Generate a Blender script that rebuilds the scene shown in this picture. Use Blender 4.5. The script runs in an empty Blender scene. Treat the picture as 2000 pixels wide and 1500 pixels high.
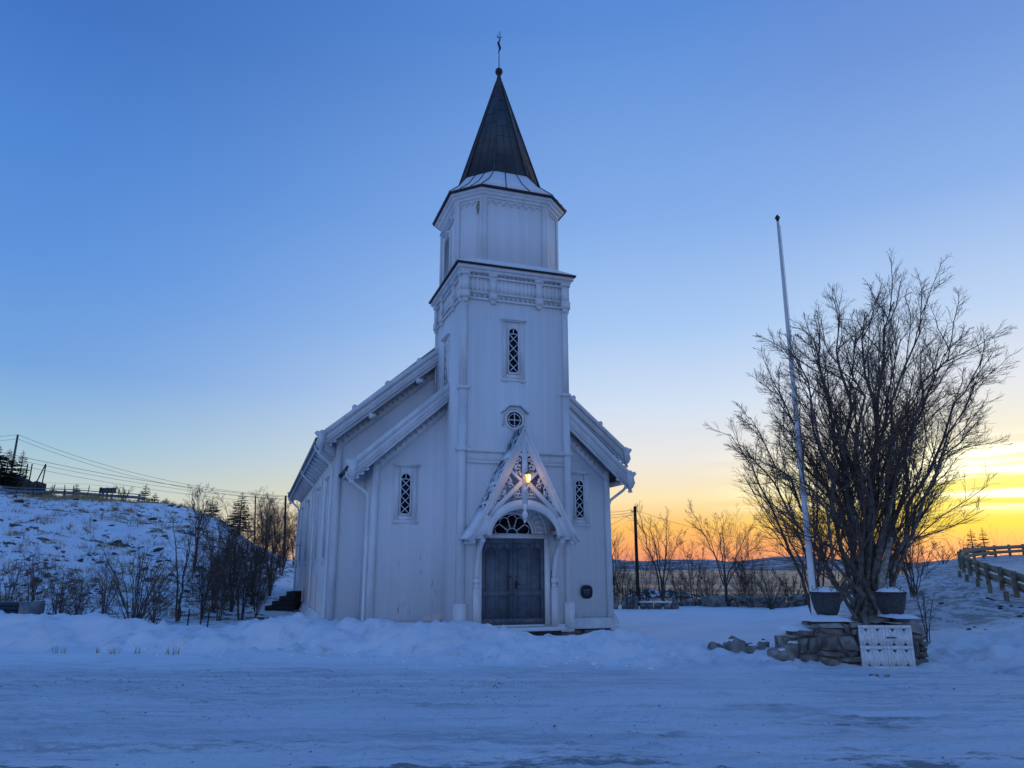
import bpy, math, random
import numpy as np
from mathutils import Vector
sc = bpy.context.scene
col = sc.collection
R = math.radians
# ------------------------------------------------------------ camera
F = 1440.0; PITCH = math.atan((1108 - 750) / F); CZ = 1.9
cam = bpy.data.cameras.new('camera'); cam_o = bpy.data.objects.new('camera', cam); col.objects.link(cam_o)
cam.sensor_width = 36; cam.lens = F / 2000 * 36; cam.clip_start = .1; cam.clip_end = 9000
cam_o.location = (0, 0, CZ); cam_o.rotation_euler = (R(90) + PITCH, 0, 0)
sc.camera = cam_o
sc.view_settings.view_transform = 'Standard'; sc.view_settings.look = 'None'
sc.view_settings.gamma = 1; sc.view_settings.exposure = 0; sc.view_settings.use_curve_mapping = False
SUN_AZ = R(37)          # to the right of the view direction (+Y), clockwise
# ------------------------------------------------------------ world: dawn sky
def lin(c):
    return tuple(((v / 255) / 12.92 if v / 255 <= .04045 else ((v / 255 + .055) / 1.055) ** 2.4) for v in c)
w = bpy.data.worlds.new('World'); sc.world = w; w.use_nodes = True
nt = w.node_tree; nt.nodes.clear()
def N(t, **k):
    n = nt.nodes.new(t)
    for a, b in k.items(): setattr(n, a, b)
    return n
def L(a, b): nt.links.new(a, b)
def M(op, a, b=None, clamp=False):
    n = N('ShaderNodeMath', operation=op, use_clamp=clamp)
    for i, v in enumerate((a, b)):
        if v is None: continue
        if isinstance(v, (int, float)): n.inputs[i].default_value = v
        else: L(v, n.inputs[i])
    return n.outputs[0]
tc = N('ShaderNodeTexCoord'); sep = N('ShaderNodeSeparateXYZ'); L(tc.outputs['Generated'], sep.inputs[0])
X_, Y_, Z_ = sep.outputs
el = M('MULTIPLY', M('ARCSINE', Z_), 180 / math.pi / 60)          # 0..1 = 0..60 deg
hl = M('SQRT', M('ADD', M('MULTIPLY', X_, X_), M('MULTIPLY', Y_, Y_)))
cosd = M('DIVIDE', M('ADD', M('MULTIPLY', X_, math.sin(SUN_AZ)), M('MULTIPLY', Y_, math.cos(SUN_AZ))), M('MAXIMUM', hl, 1e-4))
daz = M('MULTIPLY', M('ARCCOSINE', M('MINIMUM', M('MAXIMUM', cosd, -1), 1)), 180 / math.pi)
def ramp(stops):
    n = N('ShaderNodeValToRGB'); cr = n.color_ramp
    while len(cr.elements) < len(stops): cr.elements.new(.5)
    for e, (p, c) in zip(cr.elements, stops):
        e.position = max(0, min(1, p / 60)); e.color = (*lin(c), 1)
    L(el, n.inputs[0]); return n.outputs[0]
far_ = ramp([(0, (222, 205, 182)), (2.5, (214, 212, 196)), (5, (193, 208, 206)), (8, (158, 194, 218)), (13, (118, 164, 222)), (20, (96, 148, 220)), (28, (80, 134, 210)), (36, (66, 116, 193)), (42, (62, 112, 190)), (60, (62, 114, 194))])
mid_ = ramp([(0, (228, 140, 132)), (1.3, (246, 160, 104)), (3, (254, 192, 92)), (5, (254, 228, 172)), (8, (238, 231, 222)), (12, (212, 224, 240)), (18, (170, 201, 240)), (26, (134, 174, 232)), (40, (90, 140, 214)), (60, (70, 122, 202))])
sun_ = ramp([(0, (226, 150, 130)), (1.4, (238, 172, 110)), (2.8, (253, 222, 62)), (5.5, (255, 244, 120)), (7.5, (248, 238, 200)), (12, (228, 230, 233)), (17, (190, 212, 240)), (25, (142, 178, 232)), (34, (112, 150, 216)), (42, (94, 135, 207)), (60, (78, 126, 204))])
def mix(f, a, b):
    n = N('ShaderNodeMix', data_type='RGBA'); L(f, n.inputs[0])
    for v, i in ((a, 6), (b, 7)):
        if isinstance(v, tuple): n.inputs[i].default_value = v
        else: L(v, n.inputs[i])
    return n.outputs[2]
def mrange(v, a, b, c=0, d=1):
    n = N('ShaderNodeMapRange', interpolation_type='SMOOTHSTEP'); L(v, n.inputs[0])
    for i, x in enumerate((a, b, c, d)): n.inputs[i + 1].default_value = x
    return n.outputs[0]
skyc = mix(mrange(daz, 74, 26), far_, mid_)
skyc = mix(mrange(daz, 24, 5), skyc, sun_)
anti_ = ramp([(0, (196, 190, 200)), (5, (200, 196, 212)), (11, (168, 188, 226)), (20, (128, 170, 230)), (30, (98, 152, 224)), (40, (82, 134, 212)), (60, (66, 118, 198))])
skyc = mix(mrange(daz, 74, 125), skyc, anti_)
# thin bright cloud streaks low above the dawn
cv = N('ShaderNodeCombineXYZ'); L(M('MULTIPLY', daz, .05), cv.inputs[0]); L(M('MULTIPLY', el, 62), cv.inputs[1])
nz = N('ShaderNodeTexNoise'); L(cv.outputs[0], nz.inputs['Vector']); nz.inputs['Scale'].default_value = 1.0; nz.inputs['Detail'].default_value = 3
cl = M('MULTIPLY', mrange(nz.outputs[0], .44, .56), M('MULTIPLY', mrange(daz, 24, 8), M('MULTIPLY', mrange(el, .05, .075), mrange(el, .15, .118))))
skyc = mix(cl, skyc, (1.5, 1.42, .95, 1))
sky = N('ShaderNodeTexSky', sky_type='NISHITA'); sky.sun_disc = False
sky.sun_elevation = R(1.5); sky.sun_rotation = SUN_AZ; sky.ozone_density = 4; sky.dust_density = .5
bg1 = N('ShaderNodeBackground'); L(skyc, bg1.inputs[0]); bg1.inputs[1].default_value = .95
bg2 = N('ShaderNodeBackground'); L(sky.outputs[0], bg2.inputs[0]); bg2.inputs[1].default_value = .05
ad = N('ShaderNodeAddShader'); L(bg1.outputs[0], ad.inputs[0]); L(bg2.outputs[0], ad.inputs[1])
wo = N('ShaderNodeOutputWorld'); L(ad.outputs[0], wo.inputs[0])
# ------------------------------------------------------------ sun (still at the horizon, very weak)
sl = bpy.data.lights.new('sun', 'SUN'); sl.energy = .12; sl.angle = R(4); sl.color = (1, .62, .35)
so = bpy.data.objects.new('sun', sl); col.objects.link(so)
d = Vector((math.sin(SUN_AZ) * math.cos(R(1.5)), math.cos(SUN_AZ) * math.cos(R(1.5)), math.sin(R(1.5))))
so.rotation_euler = (-d).to_track_quat('-Z', 'Y').to_euler()

# ------------------------------------------------------------ helpers
def at(px, py, Y):
    """world point on the ray through a photo pixel at forward distance Y"""
    x = (px - 1000) / F; y = -(py - 750) / F
    dx, dy, dz = x, math.cos(PITCH) - y * math.sin(PITCH), math.sin(PITCH) + y * math.cos(PITCH)
    t = Y / dy
    return np.array([dx * t, Y, CZ + dz * t])

TQ = {}
class MB:
    def __init__(s, tf=None): s.v = []; s.f = []; s.n = 0; s.tf = tf
    def add(s, vs, fs):
        vs = np.asarray(vs, float)
        if s.tf is not None: vs = np.array([s.tf(*p) for p in vs])
        s.v.append(vs)
        if isinstance(fs, np.ndarray): s.f.append(fs + s.n)
        else: s.f += [tuple(i + s.n for i in f) for f in fs]
        s.n += len(vs); return s
    def box(s, x0, x1, y0, y1, z0, z1):
        return s.add([(x0, y0, z0), (x1, y0, z0), (x1, y1, z0), (x0, y1, z0), (x0, y0, z1), (x1, y0, z1), (x1, y1, z1), (x0, y1, z1)],
                     [(0, 3, 2, 1), (4, 5, 6, 7), (0, 1, 5, 4), (1, 2, 6, 5), (2, 3, 7, 6), (3, 0, 4, 7)])
    def prism(s, poly, b0, b1, axis='y'):
        """poly in (a,z); extruded along b.  axis y: (a,b,z); axis x: (b,a,z); axis z: poly=(x,y)"""
        n = len(poly); P = []
        for b in (b0, b1):
            for a, z in poly:
                P.append((a, b, z) if axis == 'y' else (b, a, z) if axis == 'x' else (a, z, b))
        fs = [tuple(range(n))[::-1], tuple(range(n, 2 * n))] + [(i, (i + 1) % n, n + (i + 1) % n, n + i) for i in range(n)]
        return s.add(P, fs)
    def band(s, outer, inner, b0, b1, closed=False):
        """strip between two (a,z) polylines of equal length, extruded y b0..b1"""
        n = len(outer); P = [(a, b0, z) for a, z in outer] + [(a, b0, z) for a, z in inner] + [(a, b1, z) for a, z in outer] + [(a, b1, z) for a, z in inner]
        fs = []
        m = n if closed else n - 1
        for i in range(m):
            j = (i + 1) % n
            fs += [(i, j, n + j, n + i), (2 * n + i, 3 * n + i, 3 * n + j, 2 * n + j), (i, 2 * n + i, 2 * n + j, j), (n + i, n + j, 3 * n + j, 3 * n + i)]
        if not closed:
            fs += [(0, n, 3 * n, 2 * n), (n - 1, 3 * n - 1, 4 * n - 1, 2 * n - 1)]
        return s.add(P, fs)
    def tube(s, pts, rad, n=6, cap=True, squash=None):
        pts = np.asarray(pts, float); k = len(pts)
        rad = np.full(k, rad) if np.isscalar(rad) else np.asarray(rad, float)
        t = np.gradient(pts, axis=0) if k > 2 else np.repeat((pts[1:] - pts[:1]), k, 0)
        t /= np.maximum(np.linalg.norm(t, axis=1, keepdims=True), 1e-9)
        mt = t.mean(0)
        ref = np.array([0, 0, 1.]) if abs(mt[2]) < .8 else np.array([1., 0, 0])
        a = np.cross(t, ref); a /= np.maximum(np.linalg.norm(a, axis=1, keepdims=True), 1e-9)
        b = np.cross(t, a)
        th = np.arange(n) / n * 2 * math.pi
        V = pts[:, None, :] + rad[:, None, None] * (np.cos(th)[None, :, None] * a[:, None, :] + np.sin(th)[None, :, None] * b[:, None, :])
        key = (k, n)
        if key not in TQ:
            i = np.arange(k - 1)[:, None] * n; j = np.arange(n)[None, :]; q = (j + 1) % n
            TQ[key] = np.stack([i + j, i + q, i + n + q, i + n + j], -1).reshape(-1, 4)
        s.add(V.reshape(-1, 3), TQ[key])
        if cap:
            b0 = s.n - k * n; s.f += [tuple(range(b0, b0 + n)), tuple(range(b0 + (k - 1) * n, b0 + k * n))[::-1]]
        return s
    def lathe(s, prof, c=(0, 0, 0), n=16):
        P = []
        for r, z in prof:
            for j in range(n):
                a = 2 * math.pi * j / n; P.append((c[0] + r * math.cos(a), c[1] + r * math.sin(a), c[2] + z))
        k = len(prof); fs = []
        for i in range(k - 1):
            for j in range(n):
                q = (j + 1) % n; fs.append((i * n + j, i * n + q, (i + 1) * n + q, (i + 1) * n + j))
        fs += [tuple(range(n))[::-1], tuple(range((k - 1) * n, k * n))]
        return s.add(P, fs)
    def mesh(s, name, mats, smooth=False):
        me = bpy.data.meshes.new(name)
        flat = []; tot = []
        for f in s.f:
            if isinstance(f, np.ndarray): flat.append(f.ravel()); tot.append(np.full(len(f), f.shape[1]))
            else: flat.append(np.array(f)); tot.append(np.array([len(f)]))
        vv = np.concatenate(s.v); flat = np.concatenate(flat).astype(np.int32); tot = np.concatenate(tot).astype(np.int32)
        me.vertices.add(len(vv)); me.vertices.foreach_set('co', vv.ravel())
        me.loops.add(len(flat)); me.loops.foreach_set('vertex_index', flat)
        me.polygons.add(len(tot)); me.polygons.foreach_set('loop_start', np.r_[0, np.cumsum(tot)[:-1]].astype(np.int32)); me.polygons.foreach_set('loop_total', tot)
        me.update(calc_edges=True); me.validate()
        for m in (mats if isinstance(mats, (list, tuple)) else [mats]): me.materials.append(m)
        if smooth: me.polygons.foreach_set('use_smooth', [True] * len(me.polygons))
        me.update(); return me
    def build(s, name, mats, parent=None, smooth=False):
        o = bpy.data.objects.new(name, s.mesh(name, mats, smooth)); col.objects.link(o)
        if parent: o.parent = parent
        return o
def fix_normals(o):
    import bmesh
    bm = bmesh.new(); bm.from_mesh(o.data); bmesh.ops.recalc_face_normals(bm, faces=bm.faces); bm.to_mesh(o.data); bm.free(); return o
def tag(o, label, cat, group=None):
    o['label'] = label; o['category'] = cat
    if group: o['group'] = group
    return o
def struct(o): o['kind'] = 'structure'; return o
def stuff(o): o['kind'] = 'stuff'; return o
def empty(name, loc=(0, 0, 0), rz=0):
    o = bpy.data.objects.new(name, None); col.objects.link(o); o.location = loc; o.rotation_euler = (0, 0, rz); return o

# ------------------------------------------------------------ materials
class NB:
    def __init__(s, name):
        s.m = bpy.data.materials.new(name); s.m.use_nodes = True; s.t = s.m.node_tree
        s.p = s.t.nodes['Principled BSDF']; s.g = None
    def n(s, ty, **k):
        x = s.t.nodes.new(ty)
        for a, b in k.items(): setattr(x, a, b)
        return x
    def l(s, a, b): s.t.links.new(a, b)
    def pos(s):
        if not s.g: s.g = s.n('ShaderNodeNewGeometry')
        return s.g.outputs['Position']
    def noise(s, scale, detail=4, rough=.55, vec=None, stretch=None):
        x = s.n('ShaderNodeTexNoise'); x.inputs['Scale'].default_value = scale; x.inputs['Detail'].default_value = detail; x.inputs['Roughness'].default_value = rough
        v = vec or s.pos()
        if stretch:
            mp = s.n('ShaderNodeMapping'); mp.inputs['Scale'].default_value = stretch; s.l(v, mp.inputs[0]); v = mp.outputs[0]
        s.l(v, x.inputs['Vector']); return x.outputs[0]
    def m_(s, op, a, b=None, c=None, clamp=False):
        x = s.n('ShaderNodeMath', operation=op, use_clamp=clamp)
        for i, v in enumerate((a, b, c)):
            if v is None: continue
            if isinstance(v, (int, float)): x.inputs[i].default_value = v
            else: s.l(v, x.inputs[i])
        return x.outputs[0]
    def mr(s, v, a, b, c=0, d=1):
        x = s.n('ShaderNodeMapRange', interpolation_type='SMOOTHSTEP'); s.l(v, x.inputs[0])
        for i, q in enumerate((a, b, c, d)): x.inputs[i + 1].default_value = q
        return x.outputs[0]
    def mix(s, f, a, b):
        x = s.n('ShaderNodeMix', data_type='RGBA')
        if isinstance(f, (int, float)): x.inputs[0].default_value = f
        else: s.l(f, x.inputs[0])
        for v, i in ((a, 6), (b, 7)):
            if isinstance(v, tuple): x.inputs[i].default_value = (*v[:3], 1)
            else: s.l(v, x.inputs[i])
        return x.outputs[2]
    def bump(s, h, strength=.5, dist=.01, prev=None):
        b = s.n('ShaderNodeBump'); b.inputs['Strength'].default_value = strength; b.inputs['Distance'].default_value = dist
        s.l(h, b.inputs['Height'])
        if prev is not None: s.l(prev, b.inputs['Normal'])
        return b.outputs[0]
    def fin(s, colr=None, rough=None, normal=None, metal=None, spec=None):
        if colr is not None:
            if isinstance(colr, tuple): s.p.inputs['Base Color'].default_value = (*colr[:3], 1)
            else: s.l(colr, s.p.inputs['Base Color'])
        if rough is not None:
            if isinstance(rough, (int, float)): s.p.inputs['Roughness'].default_value = rough
            else: s.l(rough, s.p.inputs['Roughness'])
        if normal is not None: s.l(normal, s.p.inputs['Normal'])
        if metal is not None: s.p.inputs['Metallic'].default_value = metal
        if spec is not None: s.p.inputs['Specular IOR Level'].default_value = spec
        return s.m

def mat_simple(name, c, rough=.7, var=.25, scale=6, bumpd=.004, metal=0, spec=.4):
    b = NB(name); n = b.noise(scale, 5)
    c2 = tuple(v * (1 - var) for v in c); c1 = tuple(min(1, v * (1 + var)) for v in c)
    return b.fin(b.mix(b.mr(n, .3, .7), c2, c1), rough, b.bump(b.noise(scale * 4, 4), .5, bumpd), metal, spec)

def mat_boards(name, width=.105):
    b = NB(name); g = b.n('ShaderNodeNewGeometry'); b.g = g
    cr = b.n('ShaderNodeVectorMath', operation='CROSS_PRODUCT'); cr.inputs[0].default_value = (0, 0, 1); b.l(g.outputs['True Normal'], cr.inputs[1])
    dt = b.n('ShaderNodeVectorMath', operation='DOT_PRODUCT'); b.l(cr.outputs[0], dt.inputs[0]); b.l(g.outputs['Position'], dt.inputs[1])
    t = b.m_('DIVIDE', dt.outputs['Value'], width)
    fr = b.m_('FRACT', t); idx = b.m_('FLOOR', t)
    groove = b.m_('SUBTRACT', 1, b.m_('MULTIPLY', b.mr(fr, .0, .07), b.mr(fr, 1, .95)))
    wn = b.n('ShaderNodeTexWhiteNoise', noise_dimensions='1D'); b.l(idx, wn.inputs['W'])
    base = b.mix(wn.outputs['Value'], (.76, .785, .81), (.81, .83, .845))
    # vertical weather streaks and greyish grime
    st = b.noise(3.0, 5, .6, stretch=(2.2, 2.2, .22))
    base = b.mix(b.m_('MULTIPLY', b.mr(st, .45, .8), .16), base, (.50, .52, .53))
    sz = b.n('ShaderNodeSeparateXYZ'); b.l(g.outputs['Position'], sz.inputs[0])
    low = b.mr(sz.outputs[2], 3.2, .3)
    fl = b.m_('MULTIPLY', b.mr(b.noise(9, 6, .7, stretch=(1, 1, .18)), .60, .68), b.m_('ADD', b.m_('MULTIPLY', low, .7), .12))
    base = b.mix(fl, base, (.30, .28, .25))
    base = b.mix(b.m_('MULTIPLY', groove, .15), base, (.25, .27, .30))
    nrm = b.bump(b.m_('SUBTRACT', 1, groove), .4, .008)
    nrm = b.bump(b.noise(30, 4, stretch=(1, 1, .1)), .15, .004, nrm)
    return b.fin(base, .55, nrm, spec=.35)
def mat_trim():
    b = NB('white_trim_paint')
    base = b.mix(b.mr(b.noise(2.5, 5, stretch=(1.5, 1.5, .5)), .35, .75), (.80, .81, .82), (.66, .68, .69))
    base = b.mix(b.m_('MULTIPLY', b.mr(b.noise(11, 6, .7), .64, .70), .7), base, (.30, .28, .26))
    return b.fin(base, .5, b.bump(b.noise(35, 4), .2, .003), spec=.35)
BOARDS = mat_boards('white_board_cladding'); TRIM = mat_trim()
DOORM = mat_simple('blue_grey_door_paint', (.105, .125, .155), .45, .18, 5, .003)
GLASS = NB('dark_window_glass').fin((.006, .009, .016), .2, spec=.22)
STONE = mat_simple('grey_field_stone', (.23, .215, .195), .85, .5, 4, .03)
STONE2 = mat_simple('brown_grey_stone', (.165, .15, .135), .85, .55, 5, .03)
IRON = mat_simple('black_iron', (.015, .015, .018), .5, .3, 12, .002)
GALV = mat_simple('weathered_zinc', (.22, .24, .26), .45, .2, 8, .002, .6)
WOODRAIL = mat_simple('weathered_guardrail_wood', (.23, .19, .125), .8, .35, 7, .006)
DARKWOOD = mat_simple('tarred_wood', (.035, .032, .032), .8, .4, 9, .006)
PLANTER = mat_simple('dark_concrete_planter', (.060, .060, .064), .8, .3, 25, .006)
POLEWHITE = mat_simple('white_flagpole_paint', (.78, .79, .8), .4, .06, 6, .001)
GATEW = mat_simple('white_gate_paint', (.74, .75, .76), .5, .1, 9, .002)
RUSTRED = mat_simple('rust_brown_paint', (.06, .038, .034), .8, .3, 9, .004)
ORN = mat_simple('grey_ornament_paint', (.50, .49, .47), .7, .3, 9, .002)  # greyer than the trim, for frieze crosses and slot strips
BLUEBOX = mat_simple('blue_grey_weathered_boards', (.03, .055, .08), .7, .3, 9, .004)
PLAQUE = mat_simple('dark_blue_enamel', (.012, .016, .035), .3, .2, 9, .001)
BARK = mat_simple('grey_bark', (.135, .118, .10), .9, .5, 9, .02)
BARKR = mat_simple('red_brown_bark', (.14, .10, .08), .9, .4, 9, .01)
BARKD = mat_simple('dark_bark', (.095, .078, .068), .9, .4, 9, .01)
NEEDLE = mat_simple('spruce_needles', (.022, .035, .022), .8, .5, 3, .002)
DRYGRASS = mat_simple('dry_grass', (.34, .25, .13), .9, .4, 4, .002)
HEATH = mat_simple('dark_heather', (.06, .045, .035), .9, .5, 5, .01)
SIGNBACK = mat_simple('sign_back_metal', (.12, .13, .14), .5, .2, 6, .001, .4)
def mat_snow(name='snow'):
    b = NB(name)
    nrm = b.bump(b.noise(2.2, 5, .6), .35, .08); nrm = b.bump(b.noise(14, 5, .6), .35, .02, nrm)
    return b.fin(b.mix(b.mr(b.noise(.7, 4), .3, .7), (.80, .82, .85), (.87, .88, .90)), .65, nrm, spec=.25)
SNOW = mat_snow()
def mat_roof(name, base, snow_amt, scale=1.4):
    b = NB(name); n = b.noise(scale, 6, .65)
    c = b.mix(b.mr(b.noise(5, 4), .3, .7), tuple(v * .7 for v in base), tuple(v * 1.3 for v in base))
    c = b.mix(b.mr(n, 1 - snow_amt - .03, 1 - snow_amt + .05), c, (.80, .82, .85))
    return b.fin(c, .6, b.bump(b.noise(20, 4), .4, .006), spec=.4)
SPIRE = NB('dark_spire_copper')
_t = SPIRE.mix(SPIRE.mr(SPIRE.noise(1.3, 5, stretch=(1, 1, .5)), .35, .7), (.042, .051, .064), (.080, .096, .108))
_t = SPIRE.mix(SPIRE.m_('MULTIPLY', SPIRE.mr(SPIRE.noise(2.6, 4), .55, .75), .5), _t, (.05, .085, .075))
SPIRE = SPIRE.fin(_t, .5, SPIRE.bump(SPIRE.noise(6, 4), .4, .01), .3, .4)
SEAM = mat_simple('spire_seam_metal', (.075, .07, .068), .5, .3, 6, .002, .3)
ROOFDARK = mat_simple('dark_slate', (.022, .024, .03), .6, .4, 8, .006)
PORCHSLATE = mat_roof('snow_dusted_slate', (.040, .046, .055), .53, 5.5)
SKIRT = mat_roof('snow_dusted_metal', (.030, .035, .045), .72, 2.2)

# ------------------------------------------------------------ terrain
def hash2(ix, iy, seed):
    h = (ix.astype(np.int64) * 374761393 + iy.astype(np.int64) * 668265263 + seed * 982451653) & 0x7fffffff
    h = ((h ^ (h >> 13)) * 1274126177) & 0x7fffffff
    return ((h ^ (h >> 16)) & 0xffff) / 65535.0
def vnoise(x, y, s=0):
    ix = np.floor(x); iy = np.floor(y); fx = x - ix; fy = y - iy
    fx = fx * fx * (3 - 2 * fx); fy = fy * fy * (3 - 2 * fy)
    a = hash2(ix, iy, s); b = hash2(ix + 1, iy, s); c = hash2(ix, iy + 1, s); e = hash2(ix + 1, iy + 1, s)
    return (a * (1 - fx) + b * fx) * (1 - fy) + (c * (1 - fx) + e * fx) * fy - .5
def fbm(x, y, o=4, s=0):
    t = 0; a = 1.
    for i in range(o): t = t + a * vnoise(x * 2 ** i, y * 2 ** i, s + i); a *= .5
    return t
def sst(x, a, b):
    t = np.clip((x - a) / (b - a), 0, 1); return t * t * (3 - 2 * t)
def pxz(py, Y): return CZ - Y * math.tan(math.atan((py - 750) / F) - PITCH)
LOT = .15
# snow bank: front foot line and crest line, measured on the photo
bx_ = np.array([-40, -17, -14, -11, -8, -5.2, -3.2, -1.6, 0, 1.2, 3, 4.6, 6.0, 7.4, 8.6, 10, 13, 18, 40.])
bf_ = np.array([17.5, 17.2, 16.9, 16.6, 16.5, 16.3, 15.9, 15.0, 14.6, 14.3, 13.9, 13.7, 13.6, 13.6, 13.3, 13.1, 12.8, 12.5, 12.])
bc_ = bf_ + np.array([1.9, 1.9, 1.9, 1.9, 1.9, 1.9, 1.9, 1.9, 1.9, 1.8, 1.5, 1.4, 1.2, 1.2, 2.0, 2.6, 3.2, 3.5, 4.])
bz_ = np.array([.7, .72, .76, .80, .58, .76, .74, .66, .56, .50, .42, .42, .22, .14, .34, .52, .80, .95, 1.0])
rail_px = [(2140, 1230, 18.5), (2040, 1192, 21.3), (1985, 1165, 24), (1961, 1151, 26.5), (1926, 1140, 29.5), (1903, 1130, 33), (1880, 1117, 37), (1874, 1106, 41), (1885, 1098, 46), (1930, 1090, 51), (2010, 1080, 56), (2150, 1068, 62)]
RAIL = np.array([at(*p) for p in rail_px])
def seg_dist(px, py, poly):
    best = np.full(px.shape, 1e9)
    for (x0, y0), (x1, y1) in zip(poly[:-1], poly[1:]):
        dx, dy = x1 - x0, y1 - y0; t = np.clip(((px - x0) * dx + (py - y0) * dy) / (dx * dx + dy * dy), 0, 1)
        best = np.minimum(best, np.hypot(px - x0 - t * dx, py - y0 - t * dy))
    return best
def inside(px, py, poly):
    c = np.zeros(px.shape, bool); n = len(poly)
    for i in range(n):
        x0, y0 = poly[i]; x1, y1 = poly[(i + 1) % n]
        cond = ((y0 > py) != (y1 > py))
        with np.errstate(divide='ignore', invalid='ignore'):
            xi = (x1 - x0) * (py - y0) / ((y1 - y0) if y1 != y0 else 1e-9) + x0
        c ^= cond & (px < xi)
    return c
rail2 = RAIL[:, :2].tolist()
ROADPOLY = rail2 + [(300, 70), (300, 12), (22, 12)]
def height(x, y, detail=True):
    x = np.asarray(x, float); y = np.asarray(y, float)
    z = np.zeros(x.shape)
    yard = .02 + .05 * fbm(x * .15, y * .15, 3, 5)
    # shore: the yard ends in a low bank down to the water
    shore_y = 38.5 + .05 * (x - 8) + 1.2 * fbm(x * .12, x * 0 + 3.1, 3, 9)
    right = sst(x, -4, 2)
    z = yard - 4.5 * sst(y, shore_y, shore_y + 9) * right
    pen = np.exp(-(((x - 18) / 11.5) ** 2) - ((y - 84) / 5.5) ** 2) * 4.1
    z = z + pen * right * (1 + .3 * fbm(x * .3, y * .3, 3, 31))
    isl = np.exp(-(((x - 132) / 22.) ** 2) - ((y - 385) / 8.) ** 2) * 5.2
    z = z + isl
    # hill on the left
    az = np.degrees(np.arctan2(x, np.maximum(y, 1)))
    Hh = np.interp(az, [-60, -40, -34, -29, -25, -23, -21, -18.5, -16, -12, -6, 0], [8.5, 7.4, 6.7, 6.6, 6.5, 6.1, 5.2, 3.3, 2.3, 1.5, .6, 0])
    r = np.hypot(x, y)
    prof = .42 * sst(r, 27, 50) + .58 * sst(r, 36, 63)
    hill = Hh * prof
    lumps = (fbm(x * .22, y * .22, 4, 14) * 1.0 + fbm(x * .9, y * .9, 3, 21) * .35) * sst(r, 28, 36) * sst(-az, 13, 20) * (1 - sst(r, 54, 58) * .75)
    kn = at(8, 960, 62)
    knoll = 1.7 * np.exp(-((x - kn[0]) / 4.6) ** 2 - ((y - 62) / 5.) ** 2) * (1 + .8 * fbm(x * .35, y * .35, 4, 41))
    far_drop = -sst(r, 84, 140) * Hh * .8
    z = z + (hill + lumps + far_drop) * sst(-az, 2, 16) + knoll
    # road embankment on the right
    dr = seg_dist(x, y, rail2); ins = inside(x, y, ROADPOLY)
    zr = np.interp(y, [8, 18, 24, 37, 46, 55, 80, 140], [.35, .62, .98, 1.68, 2.25, 2.75, 4.2, 5.5])
    wgt = np.where(ins, 1.0, 1 - sst(dr, .7, 8.5))
    emb = fbm(x * 1.1, y * .45, 4, 51) * .30 * (1 - ins) * sst(dr, .5, 1.5) * wgt
    z = z * (1 - wgt) + zr * wgt + emb
    # car park + ploughed bank in front
    f = np.interp(x, bx_, bf_) + .25 * fbm(x * .6, x * 0, 3, 3); c = np.interp(x, bx_, bc_); hb = np.interp(x, bx_, bz_)
    lot = LOT + .02 * fbm(x * .3, y * .3, 3, 2)
    up = sst(y, f, c); bw = np.where(x > 2, 4.2, 2.3); dn = 1 - sst(y, c + .15, c + bw)
    lump = (fbm(x * 1.1, y * 1.3, 4, 61) * .26 + fbm(x * 3.2, y * 3.6, 3, 71) * .15 + np.maximum(0, fbm(x * 6, y * 7, 2, 73) - .12) * .22 - np.abs(fbm(x * 2.3, y * 2.0, 2, 75)) * .10) if detail else 0
    bankz = np.where(y < c, lot + (hb - lot) * up, z + (hb - z) * dn)
    bank_env = np.exp(-((y - c) / 1.1) ** 2)
    z = np.where(y < f, lot, np.where(y < c + bw, bankz, z)) + lump * np.where(y < c, sst(y, f - .3, f + .5), np.maximum(bank_env, 0)) * np.where(hb > .3, 1, .45)
    if detail:
        # wheel tracks on the car park: long gentle ruts
        yy = y + .035 * (x + 3) ** 1 * .6 + .25 * np.sin(x * .22)
        ruts = (fbm(yy * 3.2 + 7, x * .06, 3, 81) * .06 + fbm(yy * 9, x * .15, 2, 91) * .022 + fbm(x * 5, y * 5, 2, 95) * .018 + np.maximum(0, fbm(x * 2.2, y * 5.5, 3, 97) - .12) * .10 + np.maximum(0, fbm(x * 7, y * 9, 2, 99) - .2) * .06)
        z = z + ruts * (1 - sst(y, f - .6, f + .1))
    return z
def spaced(dense0, dense1, step, outs):
    a = list(np.arange(dense0, dense1 + step / 2, step))
    return a
xs = list(np.arange(-17, -9, .14)) + list(np.arange(-9, 9, .07)) + list(np.arange(9, 17.01, .14)); s = .16; v = 17
while v < 90: s = min(s * 1.07, 1.1); v += s; xs.append(v); xs.insert(0, -v)
while v < 3000: s *= 1.5; v += s; xs.append(v); xs.insert(0, -v)
ys = list(np.arange(4, 10, .06)) + list(np.arange(10, 20, .11)); s = .14; v = ys[-1]
while v < 100: s = min(s * 1.035, .9); v += s; ys.append(v)
while v < 4000: s *= 1.45; v += s; ys.append(v)
ys = [-400, -120, -40, -15, -6, -2, 0, 1, 2, 2.7, 3.3, 3.7] + ys
xs = np.array(xs); ys = np.array(ys)
GX, GY = np.meshgrid(xs, ys); GZ = height(GX, GY)
nx, ny = len(xs), len(ys)
vv = np.stack([GX, GY, GZ], -1).reshape(-1, 3)
ii = (np.arange(ny - 1)[:, None] * nx + np.arange(nx - 1)[None, :]).ravel()
ff = np.stack([ii, ii + 1, ii + 1 + nx, ii + nx], 1)
me = bpy.data.meshes.new('ground')
me.vertices.add(len(vv)); me.vertices.foreach_set('co', vv.ravel())
me.loops.add(ff.size); me.loops.foreach_set('vertex_index', ff.ravel().astype(np.int32))
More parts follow.
